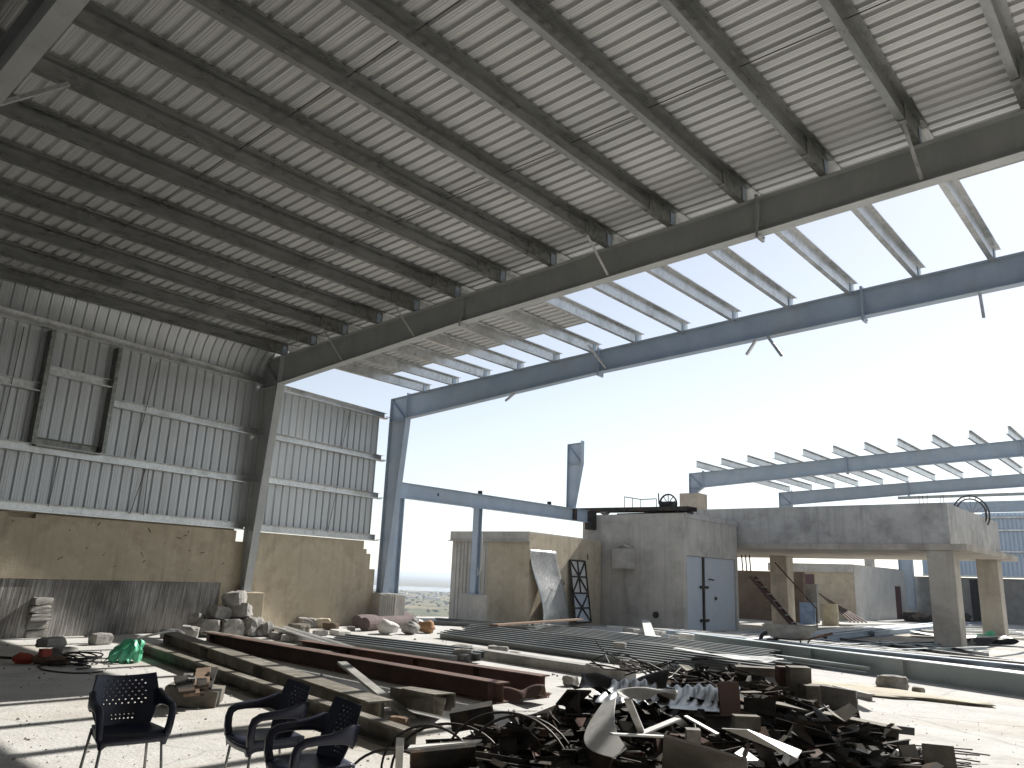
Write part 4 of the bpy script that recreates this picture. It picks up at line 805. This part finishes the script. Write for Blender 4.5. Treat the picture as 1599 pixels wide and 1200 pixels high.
# ------------------------------------------------------------------ chairs
def chair_template():
    P = {}
    def hw(v): return .185+.075*math.sin(min(v/.62, 1)*math.pi/2)-.03*max(0, (v-.62)/.38)**1.2
    def back(a, v):
        u = a*2-1; z = .42+v*(.37+.022*u*u)
        return (-.185-.11*v+.085*u*u*(1-.25*v)+.0*u, u*hw(v), z)
    def holes(i, j):
        if 7 <= i <= 34 and 17 <= j <= 37: return (i+(j//3)*2) % 4 == 0 and j % 3 == 1
        if 11 <= i <= 30 and 5 <= j <= 11: return i % 3 == 1 and j % 3 == 1
        return False
    P['backrest'] = (MB().grid(back, 42, 42, holes), 'plastic', .008, True)
    def seat(a, b):
        x = -.22+.45*b; u = a*2-1; w_ = .205+.045*b
        z = .45-.018*(1-u*u)*math.sin(b*math.pi)-(.03*max(0, (b-.85)/.15)**2)
        return (x+.03*(1-u*u)*b*b, u*w_, z)
    mb = MB(); mb.grid(seat, 18, 18)
    n = 18; ring = [(i/n, 0) for i in range(n)]+[(1, i/n) for i in range(n)]+[(1-i/n, 1) for i in range(n)]+[(0, 1-i/n) for i in range(n)]
    L = len(ring); bz = len(mb.v)
    for k in range(3):
        for a, b in ring:
            q = Vector(seat(a, b)); f = 1+(.03, .02, -.02)[k]; dz = (0, -.02, -.045)[k]; cor = .025*(abs(a*2-1) > .85) * (k == 2)
            mb.v.append((q.x*f, q.y*f, q.z+dz-cor))
    for k in range(2):
        for i in range(L): mb.f.append((bz+k*L+i, bz+k*L+(i+1) % L, bz+(k+1)*L+(i+1) % L, bz+(k+1)*L+i))
    P['seat'] = (mb, 'plastic', .006, True)
    for s_ in (-1, 1):
        path = [((-.205, .235, .62), .15), ((-.16, .255, .635), .13), ((-.09, .268, .632), .085), ((0, .275, .625), .06), ((.10, .275, .622), .052), ((.17, .272, .615), .05), ((.212, .268, .592), .05), ((.226, .264, .55), .05), ((.228, .257, .49), .052), ((.218, .248, .43), .06), ((.20, .24, .42), .06)]
        mb = MB(); pts = [Vector(q) for q, _ in path]
        for i, (q, h) in enumerate(path):
            d = (pts[min(i+1, len(pts)-1)]-pts[max(i-1, 0)]); d = Vector((d.x, 0, d.z)).normalized(); nn = Vector((-d.z, 0, d.x))
            for cy, cn in ((-.5, -.35), (-.35, -.5), (.35, -.5), (.5, -.35), (.5, .35), (.35, .5), (-.35, .5), (-.5, .35)):
                v = pts[i]+Vector((0, cy*.05, 0))+nn*(cn*h); mb.v.append((v.x, v.y*s_, v.z))
        for i in range(len(path)-1):
            for k in range(8): mb.f.append((i*8+k, i*8+(k+1) % 8, (i+1)*8+(k+1) % 8, (i+1)*8+k))
        mb.f.append(tuple(range(8))); mb.f.append(tuple((len(path)-1)*8+k for k in range(8)))
        P['armrest%d' % s_] = (mb, 'plastic', 0, True)
        for f_, (x0, x1) in (('f', (.195, .235)), ('b', (-.19, -.27))):
            P['leg%s%d' % (f_, s_)] = (MB().tube([(x0, .215*s_, .43), (x1, .255*s_, .012)], .0115, 8), 'tubeleg', 0, True)
            P['foot%s%d' % (f_, s_)] = (MB().tube([(x1, .255*s_, .03), (x1*1.01, .257*s_, 0)], .016, 8), 'black', 0, True)
    return P
TPL = chair_template(); CH = {}
def chair(loc, rz, label):
    t = thing('plastic_chair', label, 'chair', loc, rz, 'navy plastic chairs'); t.scale = (.85, .85, .9)
    last = None
    for k, (mb, mt, sol, sm) in TPL.items():
        nm = ''.join(q for q in k if q.isalpha()); nm = {'legf': 'leg', 'legb': 'leg', 'footf': 'foot', 'footb': 'foot'}.get(nm, nm)
        par = last if nm == 'foot' else t
        if k not in CH:
            o = mb.build(nm, M[mt], par, smooth=sm, solid=sol); CH[k] = o
        else:
            o = CH[k].copy(); o.name = nm; COL.objects.link(o); o.parent = par; ORG[o.name] = Vector((0, 0, 0))
        if nm == 'leg': last = o
    return t
c1_ = G(198, 1140, .39); c2_ = G(416, 1150, .39); c3_ = G(487, 1193, .39)
chair((c1_.x, c1_.y, 0), math.radians(-10), 'navy plastic armchair standing alone at left, its back pattern showing')
chair((c2_.x, c2_.y, 0), math.radians(-101), 'navy plastic armchair facing left, farther of the overlapping pair')
chair((c3_.x, c3_.y, 0), math.radians(-104), 'navy plastic armchair at the bottom edge, nearest of the overlapping pair')

# ------------------------------------------------------------------ scrap heap
poly_px = [(655, 1215), (735, 1160), (800, 1160), (880, 1130), (950, 1100), (1010, 1085), (1100, 1078), (1235, 1085), (1290, 1120), (1335, 1150), (1420, 1180), (1480, 1215), (1400, 1290), (700, 1300)]
poly = [G(*q) for q in poly_px]
def inside(x, y):
    c = False; n = len(poly); dmin = 9
    for i in range(n):
        a, b = poly[i], poly[(i+1) % n]
        if (a.y > y) != (b.y > y) and x < (b.x-a.x)*(y-a.y)/(b.y-a.y)+a.x: c = not c
        ab = Vector((b.x-a.x, b.y-a.y)); t = max(0, min(1, ((x-a.x)*ab.x+(y-a.y)*ab.y)/ab.length_squared)); dmin = min(dmin, math.hypot(x-a.x-ab.x*t, y-a.y-ab.y*t))
    return c, dmin
def hz(x, y):
    i, d = inside(x, y); return .37*min(1, d/.8)**.8 if i else 0
bx = [min(q.x for q in poly), max(q.x for q in poly), min(q.y for q in poly), max(q.y for q in poly)]
bits = {'darksteel': MB(), 'olive': MB(), 'pale': MB(), 'rust': MB()}
cnt = 0
while cnt < 2600:
    x, y = rnd.uniform(bx[0], bx[1]), rnd.uniform(bx[2], bx[3]); i, d = inside(x, y)
    if not i: continue
    cnt += 1; h = hz(x, y); z = h*rnd.uniform(.35, 1.0)+.02; k = rnd.random()
    mt = 'darksteel' if k < .88 else 'olive' if k < .94 else 'rust' if k < .985 else 'pale'
    L_ = rnd.uniform(.12, .5)*(1.6 if rnd.random() < .12 else 1); t = rnd.random()*.86
    dm = (L_, rnd.uniform(.01, .025), rnd.uniform(.006, .018)) if t < .5 else (L_*.8, rnd.uniform(.08, .28), .008)
    Mr = rot(rnd.gauss(0, .13), rnd.gauss(0, .1), rnd.gauss(.9, .9)); c0 = Vector((x, y, z))
    if t < .3: bits[mt].box(c0, dm, Mr)
    elif t < .62:                               # angle and channel cut ends
        a_ = rnd.uniform(.03, .07); pr = thick([(a_, 0), (0, 0), (0, a_)], .006) if t < .5 else thick([(a_, a_*.6), (a_, 0), (-a_, 0), (-a_, a_*.6)], .006)
        bits[mt].prism(pr, c0-Mr @ Vector((L_*.45, 0, 0)), c0+Mr @ Vector((L_*.45, 0, 0)), up=tuple(Mr @ Vector((0, rnd.uniform(-1, 1), rnd.uniform(-.3, 1)))))
    else:                                       # folded, torn sheet pieces
        l2, w2 = L_*.4, rnd.uniform(.05, .14); f1, f2 = rnd.uniform(-.08, .12), rnd.uniform(-.06, .1); q_ = [(-l2, -w2, f1), (rnd.uniform(-.05, .05), -w2*rnd.uniform(.7, 1.2), 0), (l2*rnd.uniform(.6, 1), -w2*rnd.uniform(.3, 1), f2), (l2*rnd.uniform(.6, 1), w2*rnd.uniform(.3, 1), f2), (rnd.uniform(-.05, .05), w2*rnd.uniform(.7, 1.2), 0), (-l2*rnd.uniform(.6, 1), w2*rnd.uniform(.4, 1), f1)]
        P_ = [c0+Mr @ Vector(e_) for e_ in q_]; T2 = Mr @ Vector((0, 0, .006))
        bits[mt].add(P_+[e_+T2 for e_ in P_], [(0, 5, 4, 1), (1, 4, 3, 2), (6, 7, 10, 11), (7, 8, 9, 10), (0, 1, 7, 6), (1, 2, 8, 7), (2, 3, 9, 8), (3, 4, 10, 9), (4, 5, 11, 10), (5, 0, 6, 11)])
mb = MB()                                        # the packed core of the heap
N_ = 34
for j in range(N_+1):
    for i in range(N_+1):
        x, y = bx[0]+(bx[1]-bx[0])*i/N_, bx[2]+(bx[3]-bx[2])*j/N_; mb.v.append((x, y, hz(x, y)*.62-.03+(.05*rnd.random() if hz(x, y) > .05 else 0)))
for j in range(N_):
    for i in range(N_): a = j*(N_+1)+i; mb.f.append((a, a+1, a+N_+2, a+N_+1))
tag(mb.build('packed_scrap', M['darksteel'], None, (-4.8, 7.5, 0)), 'packed dark core of the scrap heap', 'scrap', kind='stuff')
for mt, mb_ in bits.items(): tag(mb_.build('scrap_slivers', M[mt], None, (-4.8, 7.5, 0)), {'darksteel': 'dark', 'olive': 'dusty', 'pale': 'bright', 'rust': 'rusty'}[mt]+' metal slivers strewn through the scrap heap', 'scrap', kind='stuff')
def spx(u, v, z): return G(u, v, z)
def plate(name, label, pts, t, mt, cat='steel plate'):      # pts: (px, py, z) corners
    P = [spx(*q) for q in pts]; mb = MB(); mb.slab(P, t); c = sum(P, Vector())/len(P); return tag(mb.build(name, M[mt], None, (c.x, c.y, min(q.z for q in P))), label, cat)
def offcut(name, label, a, b, za, zb, h, w_, mt, prof='I'):
    p0, p1 = spx(*a, za), spx(*b, zb); pr = iprof(h, w_, .014, .016) if prof == 'I' else thick([(-w_/2, 0), (-w_/2, h), (w_/2, h), (w_/2, 0)], .012) if prof == 'U' else RECT(w_, h)
    return beamthing(name, label, p0, p1, pr, mt, cat='steel offcut')
def upright(name, label, u, v, z, w_, h, t, rz, tilt, mt, holes=0, cat='steel plate'):
    c = spx(u, v, z); mb = MB(); mb.box(c, (w_, t, h), rot(tilt, 0, rz)); o = mb.build(name, M[mt], None, c-Vector((0, 0, h/2))); tag(o, label, cat)
    return o
VA = math.radians(41.6)                          # facing square to the photographer
# crescent trough
mb = MB(); c0 = spx(945, 1140, .44); n_ = 16; out = []; inn = []
ex = Vector((.45, -.55, -.20)).normalized(); ey = Vector((.60, .55, .42)).normalized()
for i in range(n_+1):
    t = i/n_; s_ = (t-.5)*.85; out.append(c0+ex*s_-ey*(.19*math.sin(t*math.pi)-.02)); inn.append(c0+ex*s_*.92+ey*(.13-.05*math.sin(t*math.pi)))
for i in range(n_): mb.f.append((i, i+1, n_+2+i, n_+1+i))
mb.v += [tuple(q) for q in out+inn]
tag(mb.build('crescent_plate', M['pale'], None, c0, solid=.012), 'large pale crescent shaped plate tilted on the heap', 'steel plate')
mb = MB()
for i in range(n_+1): mb.v += [tuple(out[i]), tuple(out[i]+Vector((-.10, -.02, -.34)))]
for i in range(n_): mb.f.append((2*i, 2*i+1, 2*i+3, 2*i+2))
tag(mb.build('curved_rim', M['darksteel'], None, c0-Vector((0, 0, .3)), solid=.012), 'dark curved rim plate under the crescent plate', 'steel plate')
offcut('beam_offcut', 'dark beam offcut standing behind the crescent plate', (884, 1135), (905, 1118), .15, .42, .2, .2, 'darksteel')
offcut('channel_offcut', 'drilled dark channel offcut at the left of the heap', (708, 1140), (772, 1128), .12, .2, .16, .3, 'darksteel', 'U')
plate('square_plate', 'dark square plate with pale rim at the bottom left of the heap', [(640, 1235, .02), (745, 1215, .02), (742, 1162, .38), (640, 1172, .38)], .02, 'darksteel')
plate('pale_strip', 'narrow pale strip along the top of the dark square plate', [(636, 1172, .39), (745, 1161, .39), (752, 1158, .40), (640, 1167, .40)], .015, 'pale')
offcut('pale_post', 'upright pale angle at the left corner of the heap', (622, 1225), (624, 1165), .0, .42, .05, .05, 'pale', 'R')
for i, (u, v, z, R_, sq, rz, lb_) in enumerate([(668, 1205, .1, .36, 1.0, .5, 'thin dark wire hoop arching at the left edge of the heap'), (700, 1205, .1, .42, .9, .7, 'dark wire hoop arching over the pale post'), (790, 1205, .15, .46, 1.0, .6, 'broad wire hoop arching over the dark plates'), (812, 1210, .12, .42, 1.1, .75, 'wire hoop just inside the broad hoop'), (610, 1235, .02, .34, .9, .6, 'low wire hoop nearest the chairs')]):
    c = spx(u, v, z); mb = MB(); e1 = Vector((math.cos(rz), math.sin(rz), 0)); e2 = Vector((-.25, .25, .95))
    mb.tube([c+e1*R_*math.cos(a)+e2*R_*sq*.85*math.sin(a) for a in np.linspace(-.25, math.pi+.25, 26)], .010, 6); tag(mb.build('wire_hoop', M['wire'], None, c, smooth=True), lb_, 'wire')
for a, b, za, zb, w_, lb_ in (((980, 1094), (1004, 1150), .75, .42, .05, 'pointed pale strip standing up from the heap'), ((1000, 1148), (1058, 1124), .45, .50, .06, 'pale strip slanting right from the pointed strip'), ((955, 1148), (1040, 1152), .48, .45, .05, 'level pale strip across the foot of the pointed strip'), ((1070, 1120), (1120, 1148), .5, .42, .04, 'thin pale rod under the corrugated sheet'), ((1250, 1122), (1295, 1104), .3, .42, .04, 'thin pale rod leaning toward the drilled gusset'), ((815, 1160), (842, 1120), .3, .5, .04, 'thin grey rod poking up left of the crescent plate')):
    offcut('metal_strip', lb_, a, b, za, zb, .012, w_, 'pale' if 'grey' not in lb_ else 'dusty', 'R')
crumple('corrugated_sheet', 'crumpled dark corrugated sheet on top of the heap', spx(1045, 1098, .40), 1.25, .75, 'galvd', .55, .10, 31, 12, (.05, .18))
crumple('torn_sheet', 'black torn sheet left of the corrugated sheet', spx(965, 1095, .34), .9, .55, 'black', .4, .26, 32, 0, (.1, .2))
crumple('torn_sheet', 'bright scrap of sheet between black and corrugated sheets', spx(1010, 1092, .56), .5, .2, 'pale', .3, .1, 33)
plate('front_plate', 'large olive plate standing on edge at the front of the heap', [(1032, 1240, .05), (1168, 1262, .05), (1167, 1184, .42), (1037, 1146, .52)], .02, 'olive')
upright('drilled_block', 'small pinkish drilled block behind the large olive plate', 1082, 1150, .45, .10, .10, .06, VA, .1, 'rubble')
plate('flat_sheet', 'long pale flat sheet sloping right behind the olive plate', [(1128, 1137, .50), (1246, 1184, .38), (1252, 1172, .40), (1168, 1139, .52)], .01, 'pale', 'metal sheet')
upright('red_plate', 'dark red plate standing upright in the middle of the heap', 1140, 1106, .48, .20, .42, .02, VA+.3, -.1, 'rust')
upright('dark_plate', 'tilted dark plate right of the upright red plate', 1186, 1108, .42, .28, .2, .02, VA-.4, -.6, 'darksteel')
upright('tan_block', 'small tan offcut in front of the tilted dark plate', 1165, 1128, .46, .2, .1, .1, VA, 0, 'olive')
upright('box_offcut', 'wide dusty box offcut at the top of the heap, left of three', 1180, 1052, .42, .50, .16, .2, VA-.15, 0, 'olive')
upright('box_offcut', 'narrow dark red offcut at the top of the heap, middle of three', 1222, 1058, .42, .13, .26, .16, VA, 0, 'rust')
upright('box_offcut', 'tan offcut at the top of the heap, right of three', 1247, 1064, .40, .26, .34, .16, VA, .05, 'olive')
upright('tan_box', 'tan box offcut beside the drilled gusset', 1276, 1088, .26, .34, .26, .24, VA, 0, 'olive')
gs = upright('gusset_plate', 'drilled pinkish gusset plate at the right of the heap', 1311, 1096, .26, .46, .30, .02, VA-1.0, .12, 'rubble')
offcut('long_offcut', 'long olive beam offcut along the right side of the heap', (1195, 1128), (1402, 1172), .22, .06, .20, .22, 'olive')
offcut('black_pipe', 'short black pipe end at the right side of the heap', (1372, 1142), (1424, 1148), .2, .16, .07, .07, 'black', 'R')
upright('perforated_plate', 'tan drilled plate standing at the bottom right of the heap', 1424, 1190, .14, .20, .26, .02, VA+.45, -.35, 'olive')
upright('end_plate', 'tan plate with pale top edge at the right end of the heap', 1468, 1192, .13, .24, .28, .05, VA-.35, -.5, 'olive')
for i in range(9): offcut('thin_rod', 'thin dark rod at the far right end of the heap', (1430+rnd.uniform(-20, 30), 1165+i*4), (1530+rnd.uniform(-25, 20), 1176+i*4+rnd.uniform(-6, 6)), .12-.01*i, .06, .012, .012, 'wire', 'R')['group'] = 'rods at the heap end'
offcut('tee_offcut', 'small grey tee bar lying on the white ground beyond the heap', (1304, 1082), (1362, 1097), .02, .1, .10, .08, 'dusty')
offcut('dark_offcut', 'dark channel offcut in the middle of the red beams and chairs', (624, 1100), (694, 1114), .05, .12, .18, .24, 'olive', 'U')
plate('tilted_plate', 'dark olive plate tilted up before the red beam', [(621, 1100, .04), (692, 1116, .04), (697, 1090, .30), (628, 1075, .30)], .02, 'olive')
offcut('small_offcut', 'short grey offcut left of the tilted olive plate', (606, 1100), (634, 1102), 0.0, 0.0, .14, .14, 'dusty', 'I')
chunk('wood_block', 'small tan timber block on the floor behind the chairs', G(624, 1136), (.2, .12, .1), 'wood', 201, .4, cat='block')
crumple('torn_plate', 'torn rusty plate lapped over the end of the nearer red beam', G(812, 1096), .75, .4, 'rust', .1, .22, 44, cat='steel plate')
mb = MB()
for i in range(22):
    c = spx(rnd.uniform(985, 1110), rnd.uniform(1042, 1066), .5); a = rnd.uniform(0, 6.28); pts = [c]
    for k in range(4):
        a += rnd.uniform(-1.2, 1.2); pts.append(pts[-1]+Vector((.2*math.cos(a), .2*math.sin(a), rnd.uniform(-.1, .1))))
    mb.tube(pts, .009, 5)
tag(mb.build('wire_tangle', M['wire'], None, spx(1045, 1055, .3)), 'tangle of dark wire behind the corrugated sheet', 'wire', kind='stuff')
mb = MB()                                        # grit and crumbs on the yard
for i in range(800):
    u, v = rnd.uniform(0, 1599), rnd.uniform(985, 1215); q = G(u, v); a = rnd.uniform(.006, .014)*(2 if rnd.random() < .12 else 1)*(1+1.5*(v < 1060)); mb.box((q.x, q.y, q.z+a*.25), (a, a*rnd.uniform(.5, 1), a*.6), rot(rnd.random(), rnd.random(), rnd.random()*3))
tag(mb.build('gravel_crumbs', M['rubble']), 'loose grit and crumbs scattered over the yard', 'grit', kind='stuff')
lump('sand_patch', 'low spill of tan sand around the flat grey stone', 1370, 1082, 2.6, 1.0, .045, 'tan', 77, 'sand', .2, sub=(24, 9))

for i in range(14):
    lump('debris_lump', 'dark debris lump heaped before the far blue shed', 1425+9*i+rnd.uniform(-4, 4), 971+rnd.uniform(-3, 3), rnd.uniform(.5, 1.2), rnd.uniform(.4, .9), rnd.uniform(.25, .6), ('darksteel', 'brown', 'rubble')[i % 3], 300+i, 'debris', .3, 'debris before the blue shed')
# ------------------------------------------------------------------ air
mh, th_, Nh, Lh, Bh = nodes('pale haze'); Nh.remove(Bh); pv = Nh.new('ShaderNodeVolumePrincipled'); pv.inputs['Color'].default_value = (.80, .88, 1, 1); pv.inputs['Density'].default_value = 2.0e-4; pv.inputs['Anisotropy'].default_value = .3
Lh.new(pv.outputs[0], Nh['Material Output'].inputs['Volume'])
mb = MB(); mb.bb(-27500, 27500, -27500, 27500, -50, 12); tag(mb.build('haze', mh), kind='stuff')
